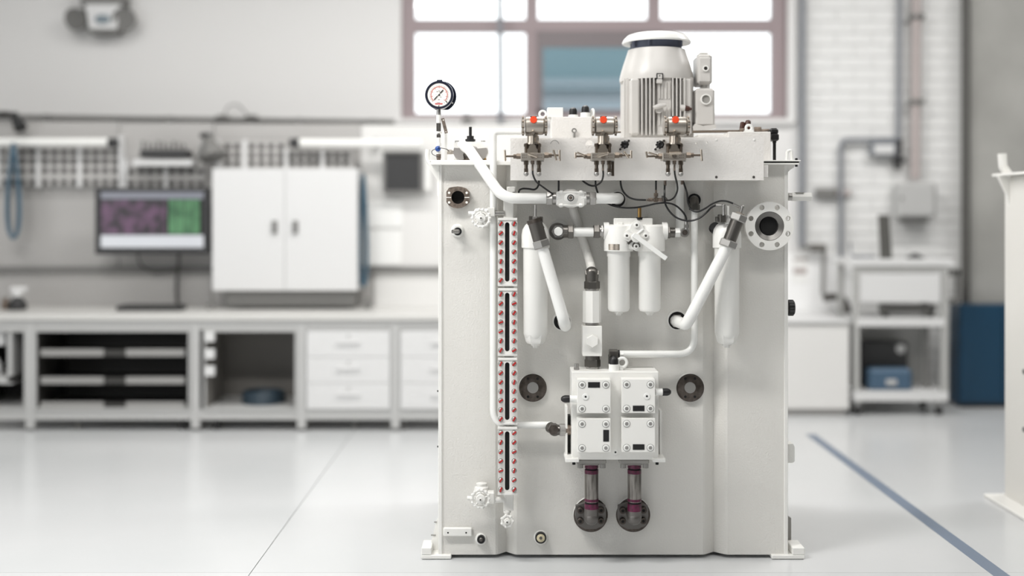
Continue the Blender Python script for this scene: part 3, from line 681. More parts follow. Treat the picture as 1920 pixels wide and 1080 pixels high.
# feet
f = part('foot', MB().boxp(790, 1041, 846, 1048.5, T0-.02, T0+.12, .003), 'white')
part('foot_block', MB().boxp(790, 1027, 809, 1041, T0-.02, T0+.1, .003), 'white', None, f)
part('gusset', MB().plate(polyp([(823, 975), (823, 1040), (803, 1040), (806, 1027), (816, 985)], T0), [], T0+.06, T0+.08), 'white', None, f)
part('gusset_slot', MB().boxp(808, 1002.5, 817, 1004.5, T0+.057, T0+.061).boxp(814, 978, 819, 980, T0+.057, T0+.061), 'grey', None, f)
f = part('foot', MB().boxp(1447, 1041, 1509, 1048.5, T0-.02, T0+.12, .003), 'white')
part('foot_block', MB().boxp(1486, 1027, 1509, 1041, T0-.02, T0+.1, .003), 'white', None, f)
part('gusset', MB().plate(polyp([(1477, 972), (1494, 983), (1494, 1036), (1477, 1036)], T0), [], T0+.10, T0+.12), 'grey', None, f)
# things on the right side of the tank
sp = part('side_coupling', MB().hexa(P(1484, 369, T0+.05), P(1521, 369, T0+.05), S(9)), 'cast')
part('thread_ring', MB().cyl(P(1477, 369, T0+.05), P(1484, 369, T0+.05), S(7.5), n=18), 'steel', None, sp)
part('nameplate', MB().boxp(1492, 360.4, 1508, 361.6, T0+.03, T0+.06), 'grey', None, sp)
k_ = MB().cyl(P(1476, 577, T0+.05), P(1488.5, 577, T0+.05), S(14.5), n=26, ch=.004)
for i in range(16):
    a = 2*PI*i/16; c = P(1478, 577, T0+.05)+V((0, math.cos(a), math.sin(a)))*S(14.2); k_.cyl(c, c+V((S(9), 0, 0)), .003, n=6)
part('side_knob', k_, 'black')
part('side_lug', MB().plate(polyp([(1477, 833), (1487, 832), (1490, 838), (1490, 865), (1486, 868), (1477, 868)], T0+.04), [], T0+.04, T0+.1), 'cast')

# ---- motor on the lid
MYc = 5.36; ms = lambda n: S(n, MYc); mx = X_(1231, MYc)
zb0, zb1 = Z_(262, MYc), Z_(147, MYc); hw = ms(62)
def rsq(h, r, n=6):
    out = []
    for (sx, sy, a0) in ((1, -1, -PI/2), (1, 1, 0), (-1, 1, PI/2), (-1, -1, PI)):
        for i in range(n+1):
            a = a0+PI/2*i/n; out.append((mx+sx*(h-r)+r*math.cos(a), MYc+sy*(h-r)+r*math.sin(a)))
    return out
motor = part('motor', MB().prismz(rsq(ms(53), ms(30)), Z_(301, MYc), zb1), 'motor', 'finned white electric motor standing on the lid')
finm = None
def fins(px, fw, Yf, Yb, y0, y1):
    global finm
    a = X_(px, MYc)
    return part('cooling_fin', MB().box(a-fw/2, a+fw/2, Yf, Yb, Z_(y1, MYc), Z_(y0, MYc), .0015), 'motor', None, motor)
yf = MYc-ms(69)
for px in (1196, 1203.5, 1210.5, 1217.5, 1252, 1259, 1266, 1273.5): fins(px, ms(2.4), yf, MYc-ms(50), 154, 258)
for px in (1228, 1233, 1240, 1246):
    fins(px, ms(1.8), yf+ms(3), MYc-ms(50), 162, 192); fins(px, ms(1.8), yf+ms(3), MYc-ms(50), 208, 240)
for sx in (-1, 1):                                              # corner pads and side ribs, as flanks of the housing
    a0, a1 = sorted((mx+sx*ms(39), mx+sx*ms(56)))
    part('corner_pad', MB().box(a0, a1, yf+ms(4), MYc-ms(40), Z_(257, MYc), Z_(155, MYc), ms(3)), 'motor', None, motor)
    for k, yy in enumerate((-38, -30, -22, -13, -4, 5, 14, 23, 32)):
        x0, x1 = sorted((mx+sx*ms(46), mx+sx*ms(64.5-(3 if k < 1 else 0))))
        part('cooling_fin', MB().box(x0, x1, MYc+ms(yy)-ms(1.2), MYc+ms(yy)+ms(1.2), zb0, Z_(150, MYc), .0015), 'motor', None, motor)
part('center_pad', MB().box(X_(1224, MYc), X_(1250, MYc), yf+ms(6), MYc-ms(50), Z_(258, MYc), Z_(150, MYc), .003), 'motor', None, motor)
part('foot_ring', MB().lathe((mx, MYc, Z_(301, MYc)), (0, 0, 1), [(0, ms(74)), (.02, ms(74)), (.03, ms(66))], 40), 'motor', None, motor)
cowl = [(Z_(154, MYc), 66), (Z_(154, MYc), 69), (Z_(147, MYc), 69), (Z_(136, MYc), 66.5), (Z_(121, MYc), 62), (Z_(108, MYc), 57.5), (Z_(100, MYc), 55), (Z_(95, MYc), 53.5), (Z_(94, MYc), 50)]
part('fan_cowl', MB().lathe((mx, MYc, 0), (0, 0, 1), [(z, ms(r)) for z, r in cowl], 48), 'motor', None, motor, 40)
part('fan_housing', MB().cyl((mx, MYc, Z_(95, MYc)), (mx, MYc, Z_(73, MYc)), ms(47), n=36), 'fanvoid', None, motor)
for a in (-150, -112, -35, 30, 90, 150):
    th = math.radians(a); c = V((mx+ms(51)*math.cos(th), MYc+ms(51)*math.sin(th), 0))
    part('canopy_post', MB().cyl((c.x, c.y, Z_(91, MYc)), (c.x, c.y, Z_(72, MYc)), ms(2.4), n=8), 'fanvoid', None, motor)
can = [(Z_(81.5, MYc), 61), (Z_(83, MYc), 63.5), (Z_(80, MYc), 64.5), (Z_(73, MYc), 60), (Z_(67.5, MYc), 54), (Z_(65, MYc), 46), (Z_(64, MYc), 0)]
part('canopy', MB().lathe((mx, MYc, 0), (0, 0, 1), [(Z_(79, MYc), 0.0), (Z_(79, MYc), ms(58))]+[(z, ms(r)) for z, r in can], 48), 'gloss', None, motor, 45)
part('cowl_clip', MB().boxp(1231, 137, 1243.5, 149, MYc-ms(72), MYc-ms(62), .002).mat(1).boxp(1233, 139, 1241.5, 147, MYc-ms(72.6), MYc-ms(70)).mat(0).cy(1237, 142, 1.2, MYc-ms(73), MYc-ms(70), 10).mat(1).boxp(1231.5, 147, 1242, 156, MYc-ms(72), MYc-ms(58), .002), ['black', 'motor'], None, motor)
b = MB().cy(1236, 205, 7, MYc-ms(74), MYc-ms(50), 18); c = P(1236, 199, MYc-ms(76))
b.tube([c+V((-ms(11), 0, -ms(3))), c+V((0, -.004, 0)), c+V((ms(12), 0, ms(2.5)))], [ms(3), ms(5), ms(3.2)], 10)
part('lifting_eye', b, 'motor', None, motor)
g = MYc-ms(66)
part('cable_gland', MB().cyl(P(1275, 202, g), P(1284, 203, g), ms(6), n=14).mat(1).cyl(P(1284, 203, g), P(1292, 204, g), ms(5.5), ms(4.5), 12).cyl(P(1292, 204, g), P(1297, 204.5, g), ms(3.4), ms(2), 10), ['motor', 'brown'], None, motor)
tb = part('terminal_box', MB().boxp(1303, 165, 1341, 237, 5.22, 5.42, .012), 'motor', 'white terminal box on the side of the motor')
part('cover', MB().boxp(1304.5, 167, 1339, 235, 5.205, 5.22, .006), 'motor', None, tb)
part('box_neck', MB().boxp(1292, 178, 1304, 230, 5.26, 5.40), 'motor', None, tb)
part('port_plug', MB().ring(1324, 186, 10, 7.8, 5.195, 5.207).mat(1).cy(1324, 186, 8, 5.203, 5.21), ['white', 'grey'], None, tb)
part('base_flange', MB().plate(polyp([(1299, 238), (1303, 232), (1318, 236), (1342, 233), (1343, 240), (1322, 243), (1300, 245)], 5.2), [], 5.2, 5.4), 'motor', None, tb)
jb = part('junction_box', MB().boxp(1308.5, 101, 1336, 158, 5.24, 5.40, .01), 'motor', 'small white junction box above the terminal box')
part('cover', MB().boxp(1310.5, 107, 1333, 154, 5.225, 5.24, .005), 'motor', None, jb)
part('cap', MB().boxp(1312, 97.5, 1329, 101, 5.27, 5.38, .004), 'white', None, jb)
part('neck', MB().cyl(P(1322, 165.5, 5.31), P(1322, 157, 5.31), S(9.5, 5.31), n=20), 'white', None, jb)
part('port_plug', MB().ring(1323.5, 128, 5.6, 3.6, 5.215, 5.227).mat(1).cy(1323.5, 128, 3.8, 5.221, 5.23), ['white', 'dsteel'], None, jb)
part('screw', MB().cy(1331, 106, 1.3, 5.222, 5.226, 8).cy(1331, 153, 1.3, 5.222, 5.226, 8).cy(1313, 153, 1.3, 5.222, 5.226, 8), 'grey', None, jb)

# ---- pressure gauge
GY = 5.0; gc = (823.5, 178)
ga = part('pressure_gauge', MB().lathe(P(gc[0], gc[1], GY), (0, 1, 0), [(0, S(21.5, GY)), (-.004, S(23, GY)), (-.004, S(26, GY)), (.004, S(27, GY)), (.035, S(27, GY)), (.04, S(24, GY)), (.04, 0)], 48), 'gauge', 'round black pressure gauge with white dial')
pl = MB().plate([(P(gc[0]+4, gc[1], GY).x+S(27.5, GY)*math.cos(a), P(0, gc[1]+1, GY).z+S(28.5, GY)*max(math.sin(a), -.90)) for a in [2*PI*i/40 for i in range(40)]], [], GY+.034, GY+.04)
part('mounting_plate', pl, 'gauge', None, ga)
part('dial', MB().cy(gc[0], gc[1], 21.8, GY-.001, GY+.003, 40), 'dial', None, ga)
arc = []
for i in range(31):
    a = math.radians(225-270*i/30); arc.append(a)
def arcband(r0, r1, a0, a1, y, n=30):
    b = MB(); c = P(gc[0], gc[1], GY); vs = []; fs = []
    for i in range(n+1):
        a = math.radians(a0+(a1-a0)*i/n)
        for r in (r0, r1): vs.append((c.x+S(r, GY)*math.cos(a), y, c.z+S(r, GY)*math.sin(a)))
    for i in range(n): fs.append((2*i, 2*i+1, 2*i+3, 2*i+2))
    return b.add(vs, fs)
sc_ = arcband(14.6, 16.2, 225, -45, GY-.0016)
c = P(gc[0], gc[1], GY)
for i in range(9):
    a = math.radians(225-270*i/8); d = V((math.cos(a), 0, math.sin(a))); n = V((-d.z, 0, d.x))*S(.45, GY)
    p0, p1 = c+d*S(12.2, GY), c+d*S(14.8, GY)
    sc_.add([V((q.x, GY-.0016, q.z)) for q in (p0-n, p0+n, p1+n, p1-n)], [(0, 1, 2, 3)])
part('red_scale', sc_, 'dialred', None, ga)
tk = MB()
for i in range(33):
    a = math.radians(225-270*i/32); d = V((math.cos(a), 0, math.sin(a))); n = V((-d.z, 0, d.x))*S(.28, GY); r0 = 16.6 if i % 4 == 0 else 17.2
    p0, p1 = c+d*S(r0, GY), c+d*S(18.4, GY)
    tk.add([V((q.x, GY-.0016, q.z)) for q in (p0-n, p0+n, p1+n, p1-n)], [(0, 1, 2, 3)])
part('black_scale', tk, 'black', None, ga)
def bar2(px0, py0, px1, py1, w, y0, y1, Yp):
    p, q = P(px0, py0, Yp), P(px1, py1, Yp); d = (q-p).normalized(); n = V((-d.z, 0, d.x))*S(w, Yp)/2
    return [(p+n), (p-n), (q-n), (q+n)]
def flatbar(b, px0, py0, px1, py1, w, Yp, y0, y1):
    L = bar2(px0, py0, px1, py1, w, 0, 0, Yp); return b.plate([(v.x, v.z) for v in L], [], y0, y1)
nd = MB(); flatbar(nd, 814, 187, 820, 180.5, 1.6, GY, GY-.0035, GY-.0025); flatbar(nd, 825.5, 174.5, 831, 169, 2.0, GY, GY-.0035, GY-.0025); flatbar(nd, 819, 181.5, 827, 173.2, .7, GY, GY-.003, GY-.0022)
nd.cy(823.3, 178, 1.6, GY-.004, GY-.001, 12)
part('needle', nd, 'black', None, ga)
pr = MB()
for (a, d, e, h) in ((818.5, 171, 2.6, 1.6), (822, 169.6, 2.6, 1.4), (823, 171.8, 1.8, 1), (821, 186, 3.4, 1.6), (825, 181.6, 3, 1), (817, 177, 1, 1), (829, 177, 1, 1), (819, 192, 6, .9), (832, 192.4, 2, .8)):
    pr.boxp(a, d, a+e, d+h, GY-.0017, GY-.001)
part('dial_print', pr, 'grey', None, ga)
lg = MB()
for i in range(7): lg.boxp(815.8+i*2.05, 193.3, 815.8+i*2.05+1.5, 195.9, GY-.0017, GY-.001)
lg.boxp(815.8, 195, 829.8, 195.6, GY-.00165, GY-.001)
part('dial_logo', lg, 'logored', 'red illegible maker lettering', ga)
part('limit_pointer', flatbar(flatbar(MB(), 836.3, 189.5, 838.5, 192.5, 1.4, GY, GY-.003, GY-.001), 822.4, 199.6, 823.2, 197.2, 1.2, GY, GY-.003, GY-.001), 'black', None, ga)
for (a, d) in ((848, 193), (800.5, 191.5)): part('ear_hole', MB().cy(a, d, 1.7, GY+.031, GY+.036, 12), 'dial', None, ga)
part('vent_plug', MB().boxp(819, 149.5, 829, 151.5, GY+.005, GY+.03), 'gauge', None, ga)
# gauge stem with valve
SYc = GY+.02; gx = 822.5
def vc(b, px, y0, y1, r, Yc, n=16, r2=None): return b.cyl(P(px, y1, Yc), P(px, y0, Yc), S(r, Yc), None if r2 is None else S(r2, Yc), n=n)
st = part('gauge_stem', vc(vc(MB(), gx, 204, 216, 4.2, SYc), gx, 216, 302, 2.6, SYc), 'steel', 'stack of valves and couplings below the gauge')
part('white_coupling', vc(MB(), gx, 215.5, 231, 4.4, SYc), 'white', None, st); part('white_collar', vc(MB(), gx, 247, 250, 6.2, SYc), 'white', None, st)
part('needle_valve', vc(MB(), gx, 231, 246, 4.2, SYc, 6), 'dsteel', None, st); part('hex_nut', vc(MB(), gx, 252, 258, 3.8, SYc, 6), 'dsteel', None, st)
part('lower_coupling', vc(vc(MB(), gx, 258, 269, 3.4, SYc, 12), gx, 269, 274, 5, SYc, 12), 'white', None, st); part('lower_coupling', vc(MB(), gx, 283, 289, 4.6, SYc, 12), 'white', None, st)
part('bottom_fitting', vc(vc(MB(), gx, 289, 297, 4.4, SYc, 6), gx, 297, 302, 3.6, SYc), 'rust', None, st)
part('blue_cap', MB().sph(P(821, 279, SYc-.012), S(5.4), 16), 'blue', 'round blue cap on the gauge line', st)
part('lanyard', MB().tube(cat([P(821, 277.5, SYc-.026), P(830, 278, SYc-.02), P(838, 280, SYc-.01), P(842, 284, SYc)]), .0016, 6).tube(cat([P(817, 279, SYc-.015), P(810, 283, SYc-.01), P(811, 289, SYc-.01), P(819, 293, SYc-.02), P(822, 294, SYc-.02)]), .0016, 6), 'black', None, st)
lv = MB(); flatbar(lv, 830, 222, 837, 250, 6, SYc, SYc-.006, SYc-.003).mat(1); lv.cy(831.2, 225, 1.2, SYc-.007, SYc-.0055, 8).cy(836, 247, 1.0, SYc-.007, SYc-.0055, 8)
part('tag_plate', lv, ['rust', 'dial'], None, st)
part('guide_rod', MB().cyl(P(836, 302, SYc+.03), P(836, 246, SYc+.03), S(2.2, SYc), n=10), 'white', None, st)

# ---- cast return filter head on the lid
HYc = 5.12
hd = MB()
def hl(p, prof, n=28, m=None): return [(z, S(r, HYc)) for z, r in prof]
z0 = Z_(301, HYc)
head = part('filter_head_casting', MB().lathe((X_(882.5, HYc), HYc, 0), (0, 0, 1), [(z0, S(26, HYc)), (Z_(296, HYc), S(27, HYc)), (Z_(292, HYc), S(31, HYc)), (Z_(283, HYc), S(33, HYc)), (Z_(277, HYc), S(31, HYc)), (Z_(275, HYc), S(28, HYc))], 32), 'alu', 'bare aluminium return filter head on the left of the lid')
part('cover', MB().plate(polyp([(855, 266), (910, 266), (914, 272), (912, 279), (900, 281), (866, 281), (853, 279), (851, 272)], HYc-.06), [], HYc-.07, HYc+.09).boxp(853, 296, 868, 301.5, HYc-.08, HYc-.02), 'cast', None, head)
for a in (857, 906): part('cover_bolt', vc(MB(), a, 264, 269, 4, HYc-.055, 14), 'steel', None, head)
for s in (-1, 1): part('web', MB().plate(polyp([(882+s*8, 279), (882+s*30, 277), (882+s*33, 286), (882+s*28, 296), (882+s*20, 300), (882+s*12, 299), (882+s*14, 290)], HYc-.09), [], HYc-.09, HYc), 'alu', None, head)
part('side_port', MB().hexa(P(838, 285, HYc-.03), P(847, 285, HYc-.03), S(5, HYc)).cyl(P(847, 285, HYc-.03), P(856, 285, HYc-.03), S(4, HYc)), 'stain2', None, head)
part('drain_screw', vc(MB(), 909, 295, 301, 2.6, HYc-.07, 8), 'brass', None, head)
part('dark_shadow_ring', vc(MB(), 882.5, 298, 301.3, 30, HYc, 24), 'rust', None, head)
part('breather_plug', vc(vc(vc(vc(MB(), 882, 238, 256, 2.8, HYc-.02), 882, 255, 261, 6.5, HYc-.02), 882, 261, 265, 9.5, HYc-.02, 20), 882, 264, 267, 7.5, HYc-.02), 'black', 'black stalk plug on the filter head', head)

# ---- big return pipe and ball valve
PY = 4.86
part('return_pipe', MB().tube(fil([P(866, 272, HYc-.06), P(880, 281, 5.0), P(943, 372, PY), P(1030, 372, PY)], [.03, .11], 9), S(10.2, PY), 20), 'gloss', 'thick white pipe curving from the filter head to the ball valve')
def hc(b, x0, x1, py, r, Yc, n=20, hexn=False, ch=0): 
    return b.cyl(P(x0, py, Yc), P(x1, py, Yc), S(r, Yc), n=6 if hexn else n, ch=S(r, Yc)*.1 if hexn else ch)
bv = part('ball_valve', MB().boxp(1043, 359, 1098, 386, PY-.032, PY+.032, .006), 'cast', 'white three-piece ball valve')
for (a, c) in ((1043, 1053), (1088, 1099)): part('valve_end', hc(MB(), a, c, 372, 14.5, PY, 6, True), 'cast', None, bv)
for yy in (361, 385):
    part('tie_rod', hc(hc(hc(MB(), 1047, 1094, yy, 2.4, PY-.03), 1049, 1055, yy, 4.4, PY-.03, 6, True), 1086, 1092, yy, 4.4, PY-.03, 6, True), 'cast', None, bv)
part('valve_body', MB().lathe(P(1070, 372, PY), (1, 0, 0), [(-.03, S(14, PY)), (-.015, S(17.5, PY)), (.015, S(17.5, PY)), (.03, S(14, PY))], 24), 'cast', None, bv)
part('stem', MB().cy(1070, 371, 6.4, PY-.046, PY-.03, 20).mat(1).ring(1070, 371, 6.4, 4.8, PY-.048, PY-.045).mat(2).cy(1070, 371, 3.2, PY-.05, PY-.04, 16), ['cast', 'black', 'rust'], None, bv)
for (a, c, r, m) in ((1024, 1036, 13.5, 'steel'), (1105, 1117, 13.5, 'steel')): part('union_nut', hc(MB(), a, c, 372, r, PY, 6, True), m, None, bv)
for (a, c) in ((1036, 1043), (1098, 1105)): part('union_ring', hc(MB(), a, c, 372, 11.5, PY), 'steel', None, bv)
part('inlet_pipe', MB().tube(fil([P(1117, 372, PY), P(1161, 372, PY), V((X_(1158), T0+.03, Z_(372)))], .05, 10), S(10.2, PY), 20), 'gloss', 'short white pipe bending into the tank right of the ball valve')
part('pipe_collar', MB().cy(1158, 374, 17, T0-.012, T0+.005, 28).mat(1).ring(1158, 374, 14.2, 10, T0-.016, T0-.01), ['cast', 'black'])

# ---- riser pipe on the left and level gauge
part('riser_pipe', MB().tube(fil([P(1000, 247, 4.95), P(925, 247, 4.94), P(925, 797, 4.94), P(1032, 797, 4.94)], [.025, .07], 8), S(6.6, 4.94), 14), 'gloss', 'thin white pipe running down left of the level gauge')
LY = 4.885
lvg = part('level_gauge', MB().boxp(944, 374, 963, 958, LY+.03, LY+.055, .002), 'cast', 'tall white level gauge with four glasses and red-marked bolts')
bolt = MB().cyl(V((0, -.003, 0)), V((0, .006, 0)), S(5.0, LY), n=16).lathe(V((0, -.003, 0)), (0, -1, 0), [(0, S(4.4, LY)), (.005, S(4.1, LY)), (.008, S(2.8, LY)), (.0085, 0)], 14).mat(1)
bolt.box(-S(1.6, LY), S(1.9, LY), -.0123, -.0005, -S(4.3, LY), S(4.3, LY), .0015)
boltm = mesh_of('bolt', bolt, ['steel', 'red'], V((0, 0, 0)))
for (y0, y1) in ((409, 536), (541, 667), (671.5, 796), (801, 928)):
    slot = []
    for i in range(9): a = PI*i/8; slot.append((951+4.2*math.cos(a), y0+12-4.2*math.sin(a)))
    for i in range(9): a = PI+PI*i/8; slot.append((951+4.2*math.cos(a), y1-12-4.2*math.sin(a)))
    seg = part('glass_frame', MB().plate(polyp([(933.5, y0), (970, y0), (970, y1), (933.5, y1)], LY), [polyp(slot, LY)], LY, LY+.03), 'cast')
    part('glass', MB().boxp(945, y0+6, 957, y1-6, LY+.012, LY+.028), 'hole', 'dark sight glass', seg)
    for (r0, r1) in ((y0-.5, y0+4), (y1-4, y1+.5)): part('end_rib', MB().boxp(933.5, r0, 970, r1, LY-.004, LY+.002, .001), 'cast', None, seg)
    for i in range(7):
        yy = y0+10.5+i*(y1-y0-21)/6
        for a in (939, 964):
            p = P(a, yy, LY); o = inst('bolt', boltm, V((p.x, LY, p.z)), seg)
            o.rotation_euler = (0, random.uniform(.2, 1.2), 0)
def handwheel(name, px, py, R, Yc, label, lobes=14):
    c = P(px, py, Yc); b = MB()
    b.torus(c, (0, 1, 0), S(R-4, Yc), S(2.4, Yc), 32, 8)
    for i in range(lobes):
        a = 2*PI*i/lobes; b.sph(c+V((math.cos(a), 0, math.sin(a)))*S(R-3, Yc), S(3.3, Yc), 8)
    h = part(name, b, 'cast', label)
    sp = MB()
    for i in range(5):
        a = 2*PI*i/5+.3; sp.cyl(c, c+V((math.cos(a), 0, math.sin(a)))*S(R-4, Yc), S(1.8, Yc), n=8)
    part('spokes', sp, 'cast', None, h)
    part('hub', MB().lathe(c+V((0, -.012, 0)), (0, 1, 0), [(0, S(4, Yc)), (0, S(R*.4, Yc)), (.004, S(R*.46, Yc)), (.02, S(R*.46, Yc))], 24), 'cast', None, h)
    part('spindle_nut', MB().hexa(c+V((0, -.02, 0)), c+V((0, -.008, 0)), S(3.4, Yc)).mat(1).cyl(c+V((0, -.0215, 0)), c+V((0, -.0195, 0)), S(1.6, Yc), n=10), ['cast', 'dsteel'], None, h)
    return h
h = handwheel('shutoff_valve', 902, 409, 19.5, 4.87, 'white handwheel valve at the top of the level gauge')
part('valve_body', MB().cyl(P(902, 408, 4.88), V((P(902, 408, 4.88).x, T0, P(902, 405, 4.9).z)), S(9), n=18).boxp(890, 391, 918, 412, 4.91, 4.96, .004).boxp(914, 389, 928, 406, 4.90, 4.95, .003), 'cast', None, h)
part('bleed_screw', MB().cyl(P(878, 400, 4.93), P(892, 400, 4.93), S(4, 4.93), n=12), 'cast', None, h)
part('link_pipe', MB().cyl(P(927, 400, 4.92), P(946, 400, 4.92), S(5.5, 4.92), n=14), 'steel', None, h)
h = handwheel('shutoff_valve', 901, 935, 19.5, 4.87, 'white handwheel valve at the bottom of the level gauge')
part('valve_body', MB().cyl(P(901, 934, 4.88), V((P(901, 934, 4.88).x, T0, P(903, 920, 5).z)), S(9), n=18).boxp(914, 924, 927, 945, 4.90, 4.95, .003), 'cast', None, h)
part('bonnet', MB().lathe(P(903, 918, 4.97), (0, 0, 1), [(0, S(14)), (S(5), S(13)), (S(7), S(9)), (S(12), S(10)), (S(13), S(7))], 20), 'cast', None, h)
part('bleed_screw', MB().cyl(P(876, 934, 4.93), P(890, 934, 4.93), S(4, 4.93), n=12), 'cast', None, h)
part('link_pipe', MB().cyl(P(926, 937, 4.92), P(946, 937, 4.92), S(5.5, 4.92), n=14), 'cast', None, h)
h = handwheel('drain_valve', 951, 977, 13.5, 4.88, 'small white drain valve wheel below the level gauge', 7)
part('drain_neck', vc(vc(MB(), 951, 956, 966, 5, LY+.04), 951, 957, 961, 7, LY+.04), 'cast', None, h)
part('drain_body', MB().cyl(P(951, 970, 4.88), P(951, 970, LY+.05), S(4.5), n=12), 'cast', None, h)
part('upper_bracket', MB().boxp(950, 350, 968, 376, 4.93, 4.98, .003).cy(958, 357, 7, 4.922, 4.99, 16), 'cast')
for (a, d) in ((963, 362), (963, 380)): part('bracket_bolt', MB().cy(a, d, 2.6, 4.922, 4.935, 10), 'steel')

# ---- ports on the left
fl = [(842, 352), (850, 350.5), (858, 349.5), (866, 350.5), (874, 353), (880, 359), (880, 379), (874, 385), (866, 389), (858, 390.5), (850, 389.5), (842, 385.5), (837, 379), (837, 359)]
fp = part('flange_port', MB().plate(polyp(fl, 4.965), [circ(858.5, 370, 12.3, 4.965, 28)], 4.965, 5.0), 'rust', 'brown steel split-flange port with a dark bore')
part('bore', MB().cy(858.5, 370, 12.6, 4.993, 5.003, 28), 'hole', None, fp)
for (a, d) in ((842, 361.5), (875, 361.5), (842, 379.5), (875, 379.5)): part('bolt_hole', MB().cy(a, d, 2.3, 4.963, 4.97, 14), 'dial', None, fp)
part('split_line', MB().boxp(837, 369.5, 846, 371, 4.9635, 4.966).boxp(871, 369.5, 880, 371, 4.9635, 4.966), 'dial', None, fp)
def port(px, py, rc, rb, name, label, inner, rin):
    o = part(name, MB().lathe(P(px, py-1.5, T0), (0, -1, 0), [(-.003, S(rc+2)), (.003, S(rc+1.5)), (.012, S(rc)), (.016, S(rc-2)), (.016, 0)], 28), 'cast', label)
    part('seal_ring', MB().ring(px, py, rb, rin, T0-.03, T0-.012), 'black', None, o)
    part('plug', MB().lathe(P(px, py, T0-.03), (0, 1, 0), [(-.004, S(rin*.55)), (0, S(rin*.95)), (.015, S(rin))], 20).mat(1).cy(px, py, rin*.4, T0-.036, T0-.03, 6), [inner, 'dsteel'], None, o)
    return o
o = port(858, 434, 11, 7.5, 'test_point', 'test point with a small nipple on the left panel', 'dsteel', 4.5)
part('nipple', MB().cyl(P(848, 434, T0-.06), P(858, 434, T0-.045), S(3.4), S(4.6), 12).cyl(P(858, 434, T0-.05), P(858, 434, T0-.01), S(4.5), n=12), 'steel', None, o)
port(902, 1012, 10, 7.5, 'drain_plug', 'small black drain plug near the bottom left', 'dsteel', 4)
port(1014, 1009, 12, 10.5, 'drain_plug', 'ivory drain plug with a black ring near the bottom', 'ivory', 8)
o = part('name_bracket', MB().boxp(831, 990, 885, 1006, T0-.02, T0, .004), 'white', 'blank white bracket plate near the bottom left')
part('screw_hole', MB().cy(840, 999, 1.6, T0-.0208, T0-.019, 10).cy(874, 999, 1.6, T0-.0208, T0-.019, 10), 'hole', None, o)
def rport(px, py, label):
    o = part('flange_port', MB().lathe(P(px, py, T0), (0, -1, 0), [(-.003, S(27)), (.004, S(26)), (.005, S(24.8)), (.016, S(24.2)), (.0175, S(23)), (.0175, 0)], 40), 'port', label)
    part('weld_ring', MB().torus(P(px, py-1, T0), (0, 1, 0), S(25.5), S(1.6), 40, 6), 'cast', None, o)
    part('bore_plug', MB().cy(px, py, 10.5, T0-.0195, T0-.017, 24), 'steel', None, o)
    for (a, d) in ((-9, -17), (9, -17), (-9, 17), (9, 17)): part('bolt_hole', MB().cy(px+a, py+d, 2.5, T0-.0185, T0-.017, 14), 'hole', None, o)
rport(999, 727, 'round dark steel port left of the manifold'); rport(1294, 727, 'round dark steel port right of the manifold')
# big white pipe flange on the right
FY = 4.93
hs = [circ(1443+37.5*math.cos(math.radians(22.5+45*i)), 424-37.5*math.sin(math.radians(22.5+45*i)), 5, FY, 16) for i in range(8)]
bf = part('pipe_flange', MB().plate(circ(1443, 424, 45.5, FY, 64), hs+[circ(1443, 424, 27.5, FY, 40)], FY, FY+.03), 'white', 'large white round pipe flange with eight bolt holes')
part('neck', MB().lathe(P(1443, 424, FY), (0, 1, 0), [(.004, S(28, FY)), (.002, S(26.5, FY)), (.014, S(18, FY)), (.05, S(17, FY))], 40, cap=False), 'neck', None, bf)
part('bore', MB().cy(1443, 424, 17.6, FY+.03, FY+.04, 32), 'hole', None, bf)
part('flange_pipe', MB().lathe(P(1443, 424, FY), (0, 1, 0), [(.025, S(29, FY)), (.075, S(29, FY)), (.075, S(27.6, FY)), (.025, S(27.6, FY)), (.025, S(29, FY))], 32, cap=False), 'white', None, bf)

# ---- transmitter rail
RY = 4.84
slotc = [(1098, 272.5)]+[(1106+8*math.cos(PI-PI*i/10), 272.5-9*math.sin(PI*i/10)) for i in range(11)]
slotc = [(1106+8.5*math.cos(PI-PI*i/10), 272.5-10*math.sin(PI*i/10)) for i in range(11)]
holes = [polyp(slotc, RY), circ(1305, 268.5, 1.9, RY, 12), circ(1325.5, 267.5, 1.9, RY, 12)]
rail = part('transmitter_rail', MB().plate(polyp([(957, 259), (1432, 257), (1432, 338), (957, 338)], RY), holes, RY, RY+.012), 'rail', 'long white mounting plate carrying the three transmitters')
part('top_flange', MB().box(X_(957, RY), X_(1432, RY), RY+.012, RY+.05, Z_(261.5, RY), Z_(258.5, RY)), 'rail', None, rail)
part('bottom_flange', MB().box(X_(957, RY), X_(1432, RY), RY+.012, T0, Z_(338, RY), Z_(335, RY)), 'rail', None, rail)
for a in (990, 1200, 1420): part('stand_off', MB().box(X_(a-6), X_(a+6), RY+.012, T0, Z_(334), Z_(312)), 'rail', None, rail)
for (a, d, m) in ((1343, 262, 'cast'), (1414, 262, 'cast'), (1343, 332, 'dsteel'), (1413, 332, 'dsteel')): part('rivet', MB().lathe(P(a, d, RY), (0, -1, 0), [(0, S(2.5, RY)), (.002, S(2.4, RY)), (.003, S(1.4, RY))], 12), m, None, rail)
part('embossed_arc', MB().tube([P(1040+8*math.cos(math.radians(a)), 272-9*math.sin(math.radians(a)), RY-.0005) for a in range(15, 166, 15)], .0009, 6), 'grey', None, rail)
